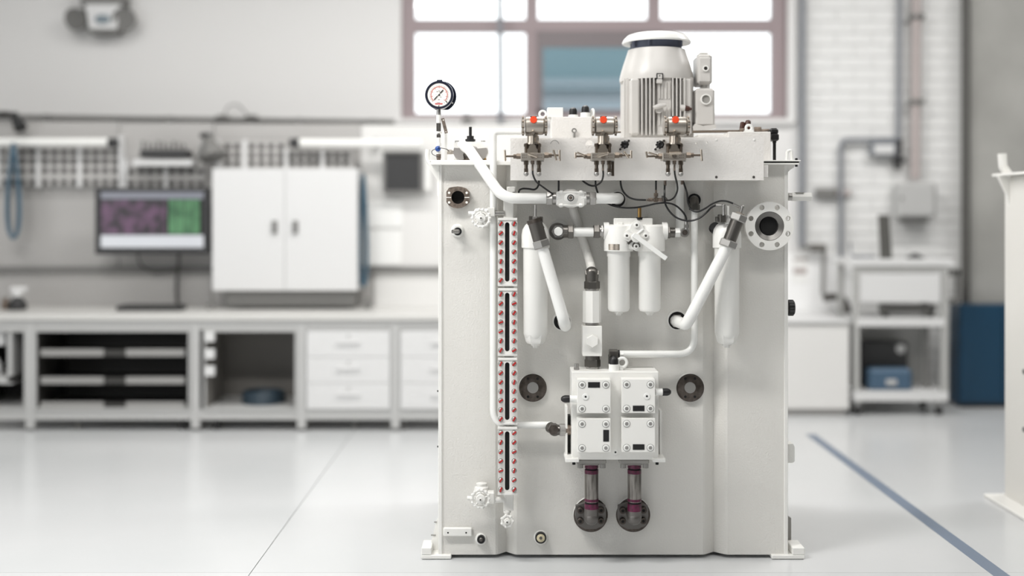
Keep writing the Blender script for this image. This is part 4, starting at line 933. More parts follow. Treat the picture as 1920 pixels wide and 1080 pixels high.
for (a, d) in ((1171, 271.5), (1237, 271.5)):
    b = MB(); c = P(a, d, RY-.02)
    b.lathe(P(a, d, RY), (0, -1, 0), [(0, S(5, RY)), (.012, S(5, RY)), (.014, S(7, RY)), (.03, S(6.6, RY)), (.033, S(4, RY)), (.031, S(2.4, RY))], 20)
    for i in range(8): th = 2*PI*i/8; q = V((c.x+S(6.3, RY)*math.cos(th), RY-.014, c.z+S(6.3, RY)*math.sin(th))); b.cyl(q, q+V((0, -.017, 0)), S(1.7, RY), n=8)
    kn = part('black_knob', b, 'black', 'black knurled knob on the rail')
    part('diamond_plate', MB().plate(polyp([(a+5, d-11), (a+10, d-9), (a+9, d-4), (a-4, d+11), (a-10, d+9), (a-9, d+4)], RY), [], RY-.004, RY), 'rail', None, kn)
    for s in (1, -1): part('plate_bolt', MB().cy(a+s*8, d-s*7.5 if s > 0 else d+8.5, 2.2, RY-.007, RY-.003, 12), 'dsteel', None, kn)

# ---- the three pressure transmitters
TY_ = 4.755
def bar3(b, p, q, r, n=10): return b.cyl(p, q, r, n=n, ch=r*.25)
def transmitter(cx, hx, label, left, right, front):
    Y = TY_; p = lambda x, y, dy=0.: P(cx+x, y, Y+dy)
    blk = part('pressure_transmitter', MB().boxp(cx-22, 286.5, cx+22, 300.5, Y-.035, Y+.04, .002), 'stain2', label)
    part('mount_bracket', MB().boxp(cx-10, 270, cx+10, 298, Y+.04, RY-.001), 'stain2', None, blk)
    hc_ = hx-cx
    hz = 236
    part('housing', MB().lathe(p(hc_-17, hz), (1, 0, 0), [(0, S(14, Y)), (S(2, Y), S(16.5, Y)), (S(6, Y), S(17, Y)), (S(30, Y), S(17, Y)), (S(34, Y), S(16.5, Y)), (S(36, Y), S(14, Y))], 32), 'stain2', None, blk)
    for s in (-1, 1):
        b = MB(); x0 = hc_+(-18 if s < 0 else 19)
        b.lathe(p(x0, hz), (s, 0, 0), [(0, S(15.5, Y)), (S(1, Y), S(17, Y)), (S(4.4, Y), S(16.6, Y)), (S(5.8, Y), S(14.5, Y)), (S(5.8, Y), 0)], 28).mat(1)
        for i in range(10):
            th = 2*PI*i/10+.2; q = p(x0+s*1, hz)+V((0, math.cos(th), math.sin(th)))*S(16.6, Y); b.cyl(q, q+V((s*S(3.6, Y), 0, 0)), S(2.2, Y), n=8)
        part('end_cap', b, ['stain2', 'knurl'], None, blk)
    oc = P(hx-1, 224.5, Y-S(17, Y)*.9)
    part('orange_cap', MB().cyl(oc+V((0, -.006, 0)), oc+V((0, .025, 0)), S(6.6, Y), n=24, ch=.0012).mat(1).boxp(hx-7, 217.5, hx+5, 226, Y-S(17, Y)*.86, Y-S(17, Y)*.5), ['orange', 'dark'], 'bright orange blanking plug', blk)
    q = P(hx-2, 249.5, Y-S(12.5, Y)); part('lock_screw', MB().cyl(q+V((0, -.01, 0)), q+V((0, .012, 0)), S(3.2, Y), n=12).boxp(hx-16, 250, hx-2, 254.5, Y-S(11, Y), Y), 'stain', None, blk)
    part('neck', vc(vc(vc(MB(), cx+1, 252, 256, 9, Y), cx+1, 255, 268, 11, Y, 24), cx+1, 268, 271, 13, Y, 24), 'stain', None, blk)
    part('id_tag', MB().plate(polyp([(cx+6, 257), (cx+9, 256.5), (cx+12, 259), (cx+12, 263), (cx+8, 266.5), (cx+6, 266.5)], Y-.03), [], Y-.032, Y-.029), 'stain', None, blk)
    part('sensor_flange', MB().plate(polyp([(cx-10, 287), (cx-10, 280), (cx-7, 278), (cx-6, 273), (cx-3, 270.5), (cx+3, 270.5), (cx+6, 273), (cx+7, 278), (cx+10, 280), (cx+10, 287)], Y-.03), [], Y-.03, Y-.006), 'stain', None, blk)
    part('sensor_body', MB().boxp(cx-14, 270, cx+15, 287, Y-.005, Y+.03, .003), 'knurl', None, blk)
    for s in (-1, 1): part('clamp_bolt', vc(vc(MB(), cx+s*12.5, 269, 288, 2.7, Y-.014, 12), cx+s*12.5, 270, 275, 3.8, Y-.014, 6), 'knurl', None, blk)
    def spin(x0, x1, y): 
        s = 1 if x1 > x0 else -1; L = abs(x1-x0)
        return MB().cyl(p(x0, y), p(x0+s*8, y), S(6, Y), n=6).cyl(p(x0+s*8, y), p(x0+s*14, y), S(4.4, Y), n=14).cyl(p(x0+s*14, y), p(x1, y), S(2, Y), n=10)
    for s, spec in ((-1, left), (1, right)):
        far = max(abs(a) for (a, _, _, _) in spec)
        part('valve_spindle', spin(s*22, s*far, 293 if s < 0 else 291), 'knurl', None, blk)
        for (a, y0, a2, y1) in spec: part('tee_handle', bar3(MB(), P(cx+a, y0, Y-.012), P(cx+a2, y1, Y-.012), S(2.1, Y)), 'stain', None, blk)
    (a, y0, a2, y1) = front
    fv = MB().cy(cx, 292, 4.5, Y-.055, Y-.034, 14); bar3(fv, P(cx+a, y0, Y-.06), P(cx+a2, y1, Y-.06), S(2.5, Y)); part('front_handle', fv, 'stain', None, blk)
    pr = MB()
    for i in range(3):
        for j in range(2):
            pr.boxp(cx-19+i*3.2, 290+j*4.4, cx-17.4+i*3.2, 291.6+j*4.4, Y-.0354, Y-.0345).boxp(cx+9.5+i*3.2, 290+j*4.4, cx+11.1+i*3.2, 291.6+j*4.4, Y-.0354, Y-.0345)
    part('engraving', pr, 'rust', None, blk)
    for s in (-1, 1):
        x = cx+s*12
        part('test_fitting', vc(vc(vc(MB(), x, 300, 309, 4.6, Y, 6), x, 308, 317, 3.4, Y, 12), x, 316, 323, 4.0, Y, 6), 'knurl', None, blk)
        part('fitting_cap', MB().sph(P(x, 326, Y), S(4.9, Y), 14, (1, 1, .95)), 'steel', None, blk)
    part('hose_nipple', vc(vc(MB(), cx, 300, 308, 3.4, Y-.008, 6), cx, 307, 320, 2.1, Y-.008, 10, 1.8), 'rust', None, blk)
    for s in (-1, 1): part('corner_bolt', MB().cyl(P(cx+s*18.5, 303, Y-.02), P(cx+s*18.5, 299, Y-.02), S(2.8, Y), n=6), 'steel', None, blk)
    return blk
transmitter(998.5, 1001.5, 'left pressure transmitter with orange plug on the rail', [(-52, 281, -51, 302)], [(39, 281, 45, 301), (50.5, 281, 51, 302)], (-9, 288, 9, 294))
t2_ = transmitter(1130.5, 1132.5, 'middle pressure transmitter with orange plug on the rail', [(-51.5, 286, -51.5, 297), (-49, 286, -34, 292)], [(39.5, 284, 48.5, 297), (53, 282, 53, 297)], (-9.5, 293.5, 10, 287))
part('side_tube', vc(MB(), 1149, 302, 330, 2.7, TY_+.01, 10).cyl(P(1153, 248, TY_+.02), P(1164, 247.5, TY_+.02), .004, n=8), 'knurl', None, t2_)
transmitter(1264.5, 1267.5, 'right pressure transmitter with orange plug on the rail', [(-53, 284, -51, 296), (-49, 286, -33, 291)], [(50, 280, 51.5, 302)], (-9, 287.5, 13, 287))

# ---- manifold boxes behind the rail
UY = 5.06
bx = part('upper_manifold', MB().boxp(1034, 219, 1111, 301, UY, UY+.16, .002), 'rail', 'white block with black caps behind the rail')
part('small_box', MB().boxp(1026.5, 201.5, 1056, 220, UY+.02, UY+.1, .002), 'gloss', None, bx)
for (a, y0, y1) in ((1074.5, 201, 216), (1097.5, 197, 212)):
    c = P(a, y1, UY+.06); r = S(7.5, UY)
    part('black_cap', MB().lathe(c, (0, 0, 1), [(0, r), (S(8, UY), r), (S(12, UY), r*.85), (S(14.5, UY), r*.45), (S(15, UY), 0)], 24), 'black', None, bx)
    part('cap_base', MB().cyl(P(a, 221, UY+.06), P(a, y1-.5, UY+.06), S(9.5, UY), n=20), 'gloss', None, bx)
part('eye_ring', MB().torus(P(1017.5, 214, UY+.05), (0, 1, 0), S(6.2, UY), S(2, UY)).torus(P(1111, 213, UY+.05), (1, .25, 0), S(8, UY), S(2.2, UY)).boxp(1012, 220, 1034, 224, UY+.03, UY+.07), 'gloss', None, bx)
part('eye_screw', MB().torus(P(1076.5, 245, UY-.012), (0, 1, 0), S(3.6, UY), S(1.4, UY), 16, 6).cyl(P(1076.5, 258, UY-.01), P(1076.5, 249, UY-.01), S(2.2, UY), n=8), 'steel', None, bx)
bx = part('side_manifold', MB().boxp(1366, 247, 1445, 302, 5.02, 5.24, .002), 'rail', 'white block behind the right end of the rail')
part('inner_step', MB().boxp(1310, 252, 1366, 302, 5.06, 5.24, .002), 'rail', None, bx)
part('stopper', MB().lathe(P(1391, 244, 5.1), (.1, 0, 1), [(0, S(5)), (S(14), S(4.6)), (S(16), S(3))], 14), 'brown', None, bx)
part('stopper', MB().lathe(P(1401, 243, 5.1), (.1, 0, 1), [(0, S(6)), (S(15), S(5.6)), (S(18), S(3.5))], 14), 'brown', None, bx)
part('eye_ring', MB().torus(P(1404, 240, 5.05), (0, 1, 0), S(5.5), S(2.6)).boxp(1397, 244, 1412, 248, 5.04, 5.1), 'gloss', None, bx)
part('fitting', MB().hexa(P(1414, 241.5, 5.1), P(1427, 241.5, 5.1), S(4)).cyl(P(1414, 245, 5.1), P(1446, 244, 5.1), S(2.6), n=10).hexa(P(1387, 244, 5.08), P(1395, 244, 5.08), S(4.2)), 'rust', None, bx)
part('tie_bar', MB().cyl(P(1298, 247, 5.1), P(1388, 246, 5.1), S(2.6), n=10), 'knurl', None, bx)
el = part('hose_elbow', MB().boxp(1444, 240, 1460, 252, 5.06, 5.12, .008).boxp(1447, 250, 1461, 264, 5.055, 5.12, .006), 'black', 'black hose elbow with a hose going down to the lid')
part('hose', MB().cyl(P(1452, 301, 5.09), P(1452, 262, 5.09), S(3.1), n=12).cyl(P(1452, 268, 5.09), P(1452, 262, 5.09), S(3.8), n=12), 'hose', None, el)

# ---- side filters
def canister(cx, y0, label, Yc):
    r = 24.2
    b = MB(); z = lambda y: Z_(y, Yc)
    prof = [(z(634), S(17, Yc)), (z(625), S(22.6, Yc)), (z(466), S(23.2, Yc)), (z(463), S(23.6, Yc))]
    hd_ = part('pressure_filter', MB().lathe((X_(cx, Yc), Yc, 0), (0, 0, 1), [(z(465), S(25, Yc)), (z(464), S(26.4, Yc)), (z(440), S(26.4, Yc)), (z(430), S(24.5, Yc)), (z(422), S(19.5, Yc)), (z(416), S(12, Yc)), (z(414), 0)], 36), 'white', label, ang=50)
    part('bowl', MB().lathe((X_(cx, Yc), Yc, 0), (0, 0, 1), prof, 36).lathe((X_(cx, Yc), Yc, 0), (0, 0, 1), [(z(644), S(15.5, Yc)), (z(640), S(18.5, Yc)), (z(633), S(20, Yc)), (z(626), S(22.4, Yc))], 6), 'white', None, hd_)
    part('drain_nut', vc(vc(MB(), cx, 644, 648, 8.5, Yc, 12), cx, 647, 652, 5, Yc, 6), 'white', None, hd_)
    part('bracket', MB().boxp(cx-14, 432, cx+14, 460, Yc+.03, T0, .002), 'white', None, hd_)
    return hd_
CY = 4.905
cl = canister(1004, 0, 'left white pressure filter canister', CY)
A, B = P(1001.5, 412, 4.80), P(1015, 458, 4.80); dv = (B-A).normalized()
ft = part('filter_fitting', MB().cyl(A, B, S(13.6, 4.8), n=28).cyl(P(1008, 436, 4.8), P(1006, 434, CY), S(11), n=18), 'dsteel', 'dark tilted coupling on the left filter')
part('coupling_ring', MB().cyl(A-dv*.003, A+dv*.014, S(14.6, 4.8), n=28), 'port', None, ft)
part('nut', MB().hexa(B-dv*S(8, 4.8), B+dv*S(7, 4.8), S(17.5, 4.8), .25), 'steel', None, ft)
part('filter_pipe', MB().tube(fil([B, P(1057, 600, 4.80), P(1060, 611, 4.85), V((X_(1056), T0+.02, Z_(604)))], [.08, .03], 8), S(11.2, 4.8), 20), 'gloss', 'slanted white pipe from the left filter into the tank')
def coll(px, py, r, label):
    o = part('pipe_collar', MB().cy(px, py-1, r+3, T0-.01, T0+.004, 28), 'cast', label); part('seal', MB().cy(px, py, r, T0-.0115, T0-.009, 28), 'hole', None, o); return o
coll(1054, 603, 15.5, 'black-lined opening for the left slanted pipe')
sn = part('sensor_stem', vc(vc(MB(), 1004, 392, 412, 2.4, 4.84, 12), 1004, 384, 393, 2.0, 4.84, 10), 'steel', 'thin sensor stem on top of the left filter')
part('sensor_base', MB().boxp(991, 405, 1000, 416, 4.83, 4.87, .002).boxp(1011, 406, 1018, 417, 4.83, 4.87, .002).tube(cat([P(1012, 414, 4.84), P(1016, 421, 4.835), P(1020, 427, 4.84)]), .003, 6), 'dsteel', None, sn)
part('hex_base', MB().hexa(P(1003, 416, 4.84), P(1003, 406, 4.84), S(7)), 'steel', None, sn)
cr = canister(1363, 0, 'right white pressure filter canister', CY)
A, B = P(1386, 404, 4.80), P(1365, 458, 4.80); dv = (B-A).normalized()
ft = part('filter_fitting', MB().cyl(A, B, S(12.2, 4.8), n=28).cyl(P(1376, 430, 4.8), P(1370, 432, CY), S(11), n=18), 'dsteel', 'dark tilted coupling on the right filter')
part('nut', MB().hexa(A-dv*.006, A+dv*.026, S(17, 4.8), .3), 'steel', None, ft); part('nut', MB().hexa(B-dv*S(8, 4.8), B+dv*S(6, 4.8), S(17.5, 4.8), .3), 'steel', None, ft)
part('end_plug', MB().hexa(A-dv*.012, A+dv*.004, S(9, 4.8), .2), 'stain', None, ft)
part('filter_pipe', MB().tube(fil([B, P(1297, 590, 4.82), P(1286, 609, 4.84), P(1270, 603, 4.95), V((X_(1266), T0+.02, Z_(601)))], [.08, .03, .02], 8), S(11.2, 4.82), 20), 'gloss', 'slanted white pipe from the right filter into the tank')
coll(1270, 601, 16.5, 'black-lined opening for the right slanted pipe')
part('wall_nut', MB().hexa(V((X_(1268), T0-.03, Z_(601))), V((X_(1268), T0-.008, Z_(601))), S(13)), 'steel')
v_ = part('sensor_block', MB().boxp(1344, 406, 1352, 416, 4.86, 4.9, .002).boxp(1350, 402, 1361, 417, 4.84, 4.9, .002), 'dsteel', 'small dark valve block on top of the right filter')
part('stub', vc(vc(MB(), 1365, 386, 404, 2.6, 4.85, 12), 1366, 403, 420, 7, 4.87, 16), 'white', None, v_)
part('angle_fitting', vc(MB(), 1357, 384, 404, 2.6, 4.84, 10).cyl(P(1342, 384.5, 4.84), P(1353, 385, 4.84), S(2.4), n=8).sph(P(1357, 385, 4.84), S(3.4), 10), 'steel', None, v_)
part('dark_cap', MB().lathe(P(1341, 428, 4.94), (-.5, -.6, .4), [(-.02, S(11)), (.01, S(11)), (.018, S(7))], 18), 'black', None, v_)
af = part('angle_connector', MB().cyl(P(1374, 382, 4.8), P(1387, 388, 4.8), S(2.6), n=10).sph(P(1392, 388, 4.8), S(3.6), 10).cyl(P(1392, 388, 4.8), P(1388, 402, 4.8), S(3.2), n=10), 'steel', 'angled hose connector on the right coupling')

# ---- duplex filter in the centre
DY = 4.9
df = part('duplex_filter', MB().lathe((X_(1160, DY), DY, 0), (0, 0, 1), [(Z_(471, DY), S(26, DY)), (Z_(470, DY), S(27.5, DY)), (Z_(440, DY), S(27.5, DY)), (Z_(424, DY), S(25, DY)), (Z_(421, DY), S(20, DY))], 32)
          .lathe((X_(1219, DY), DY, 0), (0, 0, 1), [(Z_(471, DY), S(26, DY)), (Z_(470, DY), S(27.5, DY)), (Z_(440, DY), S(27.5, DY)), (Z_(424, DY), S(25, DY)), (Z_(421, DY), S(20, DY))], 32), 'white', 'white duplex filter with a lever and two bowls', ang=45)
part('bridge', MB().boxp(1168, 421, 1214, 468, DY-.05, DY+.04, .006), 'white', None, df)
part('top_plate', MB().boxp(1151, 409, 1224, 424, DY-.02, DY+.04, .003).boxp(1158, 417, 1168, 426, DY-.03, DY+.02, .002), 'white', None, df)
for (a, c, xb) in ((1131.5, 1142, 1150), (1241, 1251, 1230)):
    part('port_flange', hc(MB(), a, c, 433, 16.5, DY, 24, ch=.002), 'white', None, df); part('port_neck', hc(MB(), min(a, xb), max(c, xb), 433, 12.5, DY), 'white', None, df)
dpl = [(1194, 412.5), (1202, 417), (1207, 428), (1219, 437), (1218, 448), (1206, 454), (1201, 467), (1193, 471), (1184, 466), (1180, 454), (1168, 448), (1168, 437), (1181, 428), (1186, 417)]
part('cover_plate', MB().plate(polyp(dpl, DY-.06), [], DY-.062, DY-.045), 'cast', None, df)
for (a, d) in ((1194, 422), (1175.5, 442), (1211, 442), (1193, 462)):
    part('cover_bolt', MB().cy(a, d, 5, DY-.069, DY-.06, 18, ch=.0012).mat(1).cy(a, d, 2.4, DY-.0697, DY-.065, 6), ['white', 'dsteel'], None, df)
for s in (-1, 1): part('rib', MB().tube([P(1193, 441, DY-.062), P(1193+s*13, 430, DY-.062)], S(2.2), 8), 'white', None, df)
part('lever_hub', MB().cy(1193, 446, 9, DY-.078, DY-.06, 24, ch=.002), 'white', None, df)
b = MB(); flatbar(b, 1188, 440, 1249, 485, 8.4, DY-.09, DY-.094, DY-.078); part('lever', b, 'gloss', 'white switching lever', df)
part('lever_stop', flatbar(MB(), 1177, 457, 1187, 449, 4, DY-.06, DY-.068, DY-.058).tube([P(1193+6.5*math.cos(math.radians(a)), 461-6.5*math.sin(math.radians(a)), DY-.064) for a in range(-20, 201, 20)], S(1.2), 6), 'dsteel', None, df)
c = P(1150, 462, DY); rr = S(27.9, DY); b = MB(); vs = []; fs = []
for i in range(9):
    a = -PI/2-.84+i*.80/8
    for yy in (457, 468): vs.append(V((X_(1160, DY)+rr*math.cos(a), DY+rr*math.sin(a), Z_(yy, DY))))
for i in range(8): fs.append((2*i, 2*i+1, 2*i+3, 2*i+2))
part('nameplate', b.add(vs, fs), 'stain', 'small metal nameplate', df)
for cx in (1160, 1218):
    bw = part('bowl', MB().lathe((X_(cx, DY), DY, 0), (0, 0, 1), [(Z_(585, DY), S(12, DY)), (Z_(583, DY), S(18, DY)), (Z_(578, DY), S(20.6, DY)), (Z_(482, DY), S(20.6, DY)), (Z_(480, DY), S(22, DY)), (Z_(471, DY), S(22, DY))], 36), 'white', None, df, 40)
    part('drain_nut', vc(vc(MB(), cx, 584, 588, 7.5, DY, 16), cx, 587, 591, 5.5, DY, 6), 'white', None, df)
part('indicator', vc(MB(), 1199, 388, 410, 3.4, DY-.01, 14).mat(1), 'brass', None, df)
part('indicator_base', vc(MB(), 1199, 407.5, 412, 6.6, DY-.01, 16), 'black', None, df)
part('wall_bracket', MB().boxp(1148, 424, 1230, 456, DY+.03, T0-.001), 'white', None, df)
# pipes left and right of the duplex filter
bj = part('elbow_fitting', MB().cy(1046.5, 434, 16, DY-.01, T0-.01, 28).cyl(P(1052, 434, DY+.01), P(1067, 434, DY+.0), S(12), S(11.5), 20), 'dsteel', 'dark elbow fitting left of the duplex filter')
part('collar', MB().cy(1047, 431, 18.5, T0-.012, T0+.003, 28), 'cast', None, bj)
part('hex_ring', MB().ring(1047, 434, 12.6, 9.5, DY-.02, DY-.008, 6), 'steel', None, bj)
part('white_plug', MB().cy(1047, 434, 8.2, DY-.026, DY-.01, 24, ch=.0015), 'gloss', None, bj)
part('nut', hc(MB(), 1064, 1075, 434.5, 14.5, DY, 6, True), 'dsteel', None, bj)
part('link_pipe', hc(MB(), 1074, 1114, 435, 8.8, DY), 'gloss', 'short white pipe left of the duplex filter')
u = part('union', hc(MB(), 1112.5, 1124, 434, 14, DY, 6, True), 'dsteel', 'steel union nut at the duplex filter inlet'); part('union_ring', hc(hc(MB(), 1124, 1132, 434, 11.5, DY), 1126, 1131, 434, 13, DY, 6, True), 'steel', None, u)
u = part('outlet_union', hc(hc(MB(), 1251, 1256, 436, 12.5, DY, 6, True), 1256, 1265, 436, 9.5, DY), 'dsteel', 'union and elbow at the duplex filter outlet')
part('white_nut', hc(MB(), 1264.5, 1275, 436, 9.5, DY, 6, True), 'white', None, u)
part('elbow', MB().sph(P(1284, 436, DY), S(9), 16).cy(1284.5, 436, 7.5, DY-.035, DY, 18).mat(1).cy(1284.5, 436, 5, DY-.039, DY-.03, 16), ['steel', 'port'], None, u)
part('elbow_nipple', vc(vc(MB(), 1287, 415, 430, 3.2, DY-.03, 10), 1287, 421, 427, 4.6, DY-.03, 6), 'steel', None, u)
# vertical pipes behind
part('back_pipe', MB().cyl(P(1275, 436, 4.965), P(1275, 330, 4.965), S(8.2), n=16), 'gloss', 'white pipe rising behind the hoses right of the duplex filter')
part('return_line', MB().tube(fil([P(1302, 385, 4.955), P(1302, 664, 4.94), P(1168, 664, 4.90)], [.075], 10), S(6.6, 4.95), 14), 'gloss', 'thin white pipe running down and left to the manifold')
o = part('wall_elbow', MB().tube(fil([V((X_(1302), T0+.02, Z_(375))), P(1302, 375, 4.945), P(1302, 394, 4.945)], .03, 6), S(8.5), 16).cyl(P(1302, 394, 4.945), P(1302, 384, 4.945), S(10), n=6), 'dsteel', 'dark elbow high on the tank right of the hoses')
part('seal', MB().ring(1302, 375, 12, 9, T0-.01, T0), 'black', None, o)
# diagonal pipe behind and the check valve column
VYc = 4.9
part('feed_pipe', MB().tube(fil([P(1072, 384, 4.96), P(1107, 495, 4.95), P(1109, 508, 4.92)], .04), S(8.4, 4.95), 16), 'tank', 'greyish white pipe slanting down behind the ball valve')
cv = part('check_valve', vc(MB(), 1110, 545, 604, 17.3, VYc, 8), 'white', 'white octagonal check valve above the manifold')
part('elbow', MB().sph(P(1109.5, 512, VYc), S(12.5, VYc), 18).cyl(P(1109.5, 532, VYc), P(1109.5, 512, VYc), S(12.5, VYc), n=20).cyl(P(1097, 514, VYc), P(1122, 514, VYc), S(8, VYc), n=6), 'dsteel', None, cv)
part('nut', MB().hexa(P(1110, 542, VYc), P(1110, 527, VYc), S(14.8, VYc)), 'dsteel', None, cv)
part('ring', vc(MB(), 1110, 541, 546, 12.8, VYc, 24), 'steel', None, cv); part('ring', vc(MB(), 1110, 603, 612, 12.5, VYc, 24), 'steel', None, cv)
tb2 = part('valve_block', MB().boxp(1092.5, 611.5, 1129, 668, VYc-.04, VYc+.04, .002), 'white', 'white square valve block with a hexagonal plug')
part('hex_plug', MB().cy(1111, 640, 12, VYc-.058, VYc-.039, 6, ch=.002, phase=PI/6), 'white', None, tb2)
part('lower_nut', vc(MB(), 1111, 667, 674, 13.8, VYc, 24).hexa(P(1111, 688, VYc), P(1111, 673, VYc), S(15, VYc)), 'dsteel', None, tb2)
part('lower_ring', vc(MB(), 1111, 687, 696, 12.8, VYc, 24), 'steel', None, tb2)

# ---- manifold with four cover blocks
MF = 4.80; CF = 4.745
mfd = part('manifold_block', MB().boxp(1072, 697, 1235, 862, MF, MF+.16, .0025), 'white', 'white manifold block low in the middle of the machine')
sock = MB(); sock.lathe(V((0, 0, 0)), (0, -1, 0), [(0, S(6.9, CF)), (.0003, S(6.9, CF)), (.0003, S(5.9, CF))], 28).mat(1)
sock.lathe(V((0, 0, 0)), (0, -1, 0), [(0, S(6.2, CF)), (.0022, S(6.0, CF)), (.003, S(5.4, CF)), (.003, S(3.6, CF))], 28).mat(2).cyl(V((0, -.0032, 0)), V((0, -.001, 0)), S(3.7, CF), n=6)
sockm = mesh_of('socket_bolt', sock, ['dsteel', 'gloss', 'steel'], V((0, 0, 0)))
def cover(x0, y0, label, plate_r, portc):
    c_ = part('cover_block', MB().boxp(x0, y0, x0+62.5, y0+63.5, CF, MF-.001, .0015), 'white', label)
    for (a, d) in ((9, 10), (53.5, 10), (9, 55), (53.5, 55)):
        p = P(x0+a, y0+d, CF); inst('socket_bolt', sockm, V((p.x, CF, p.z)), c_)
    part('nameplate', MB().boxp(*plate_r, CF-.0012, CF), 'black', 'small black nameplate', c_)
    if portc: part('test_port', MB().cy(portc[0], portc[1], 6.2, CF-.003, CF, 20, ch=.0015).mat(1).cy(portc[0], portc[1], 2, CF-.0036, CF-.002, 12), ['gloss', 'hole'], None, c_)
cover(1082.5, 711.5, 'upper left white cover block of the manifold', (1102.5, 716.5, 1125, 727), (1098, 744))
cover(1166, 711, 'upper right white cover block of the manifold', (1186.5, 760.5, 1208.5, 771), (1213, 743))
cover(1082.5, 785, 'lower left white cover block of the manifold', (1131, 806, 1142, 828), None)
cover(1166, 784.5, 'lower right white cover block of the manifold', (1186.5, 833, 1208.5, 843.5), None)
part('test_port', MB().cy(1154, 848, 5.4, MF-.004, MF, 20, ch=.0015).mat(1).cy(1154, 848, 1.8, MF-.0046, MF-.003, 12), ['gloss', 'hole'], None, mfd)
for (x0, x1, x2, yy, rb) in ((1083, 1068, 1051, 748, 7), (1229, 1242, 1258.5, 735, 7.2)):
    s = 1 if x1 > x0 else -1; Yc = CF+.025
    part('plug_stub', hc(MB(), min(x0, x1), max(x0, x1), yy, 6.6, Yc), 'gloss', None, mfd)
    part('black_cap', MB().lathe(P(x1, yy, Yc), (s, 0, 0), [(0, S(rb, Yc)), (S(9, Yc), S(rb, Yc)), (S(13, Yc), S(rb*.8, Yc)), (S(16, Yc), S(rb*.4, Yc)), (S(16.5, Yc), 0)], 20), 'black', None, mfd)
part('top_test_fitting', vc(vc(MB(), 1081, 682, 690, 4.2, MF+.06, 10), 1081, 689, 696, 5.2, MF+.06, 6), 'steel', None, mfd)
part('cap_base', vc(MB(), 1151, 682.5, 698, 10, MF+.05, 20), 'gloss', None, mfd)
part('top_black_cap', MB().lathe(P(1151, 683, MF+.05), (0, 0, 1), [(0, S(8.6, MF)), (S(8, MF), S(8.6, MF)), (S(12.5, MF), S(6.8, MF)), (S(16, MF), S(3, MF)), (S(16.5, MF), 0)], 22), 'black', None, mfd)
part('eye_bolt', MB().torus(P(1166.5, 680, MF+.06), (0, 1, 0), S(8.6, MF), S(3, MF)).cyl(P(1164, 696, MF+.06), P(1164, 688, MF+.06), S(5, MF)), 'gloss', None, mfd)
e_ = part('line_elbow', MB().boxp(1143, 657, 1160, 672, MF+.08, MF+.13, .004).boxp(1142, 666, 1156, 697, MF+.08, MF+.13, .004), 'dsteel', 'dark elbow where the thin pipe meets the manifold')
part('white_nut', hc(MB(), 1161, 1169, 664, 7.5, 4.90, 6, True), 'gloss', None, e_)
part('black_ring', hc(MB(), 1158, 1161.5, 664, 7.8, 4.90), 'black', None, e_)
mb_ = part('manifold_bracket', MB().boxp(1060, 860, 1086, 867, MF-.02, MF+.12, .002), 'white', 'white bracket under the left side of the manifold')
mb2 = part('manifold_bracket', MB().boxp(1224, 860, 1248, 867, MF-.02, MF+.12, .002), 'white', 'white bracket under the right side of the manifold')
part('side_plate', MB().boxp(1060, 762, 1064, 862, MF+.06, MF+.13), 'white', None, mb_)
part('side_plate', MB().boxp(1237, 770, 1241, 862, MF+.06, MF+.13), 'white', None, mb2)
part('gap_shade', MB().boxp(1064, 780, 1072, 856, MF+.1, MF+.15), 'dark', None, mb_)  # dark box filling the gap, its shade put into the colour
part('bracket_bolt', vc(MB(), 1076, 866, 871, 3, MF+.02, 8), 'hole', None, mb_); part('bracket_bolt', vc(MB(), 1232, 866, 871, 3, MF+.02, 8), 'hole', None, mb2)
o = part('elbow_fitting', MB().sph(P(1040, 806, 4.9), S(11.5), 18).cyl(P(1040, 806, 4.9), P(1053, 806, 4.89), S(9.5), n=18).cyl(P(1040, 806, 4.9), P(1031, 801, 4.93), S(10), n=18), 'dsteel', 'dark elbow fitting left of the manifold')
part('nut', hc(MB(), 1049, 1061, 806, 12.2, 4.88, 6, True), 'steel', None, o); part('collar', hc(MB(), 1061, 1071, 806, 9.5, 4.88), 'rust', None, o)
part('front_facet', MB().cy(1038, 806, 10, 4.85, 4.9, 6), 'port', None, o)
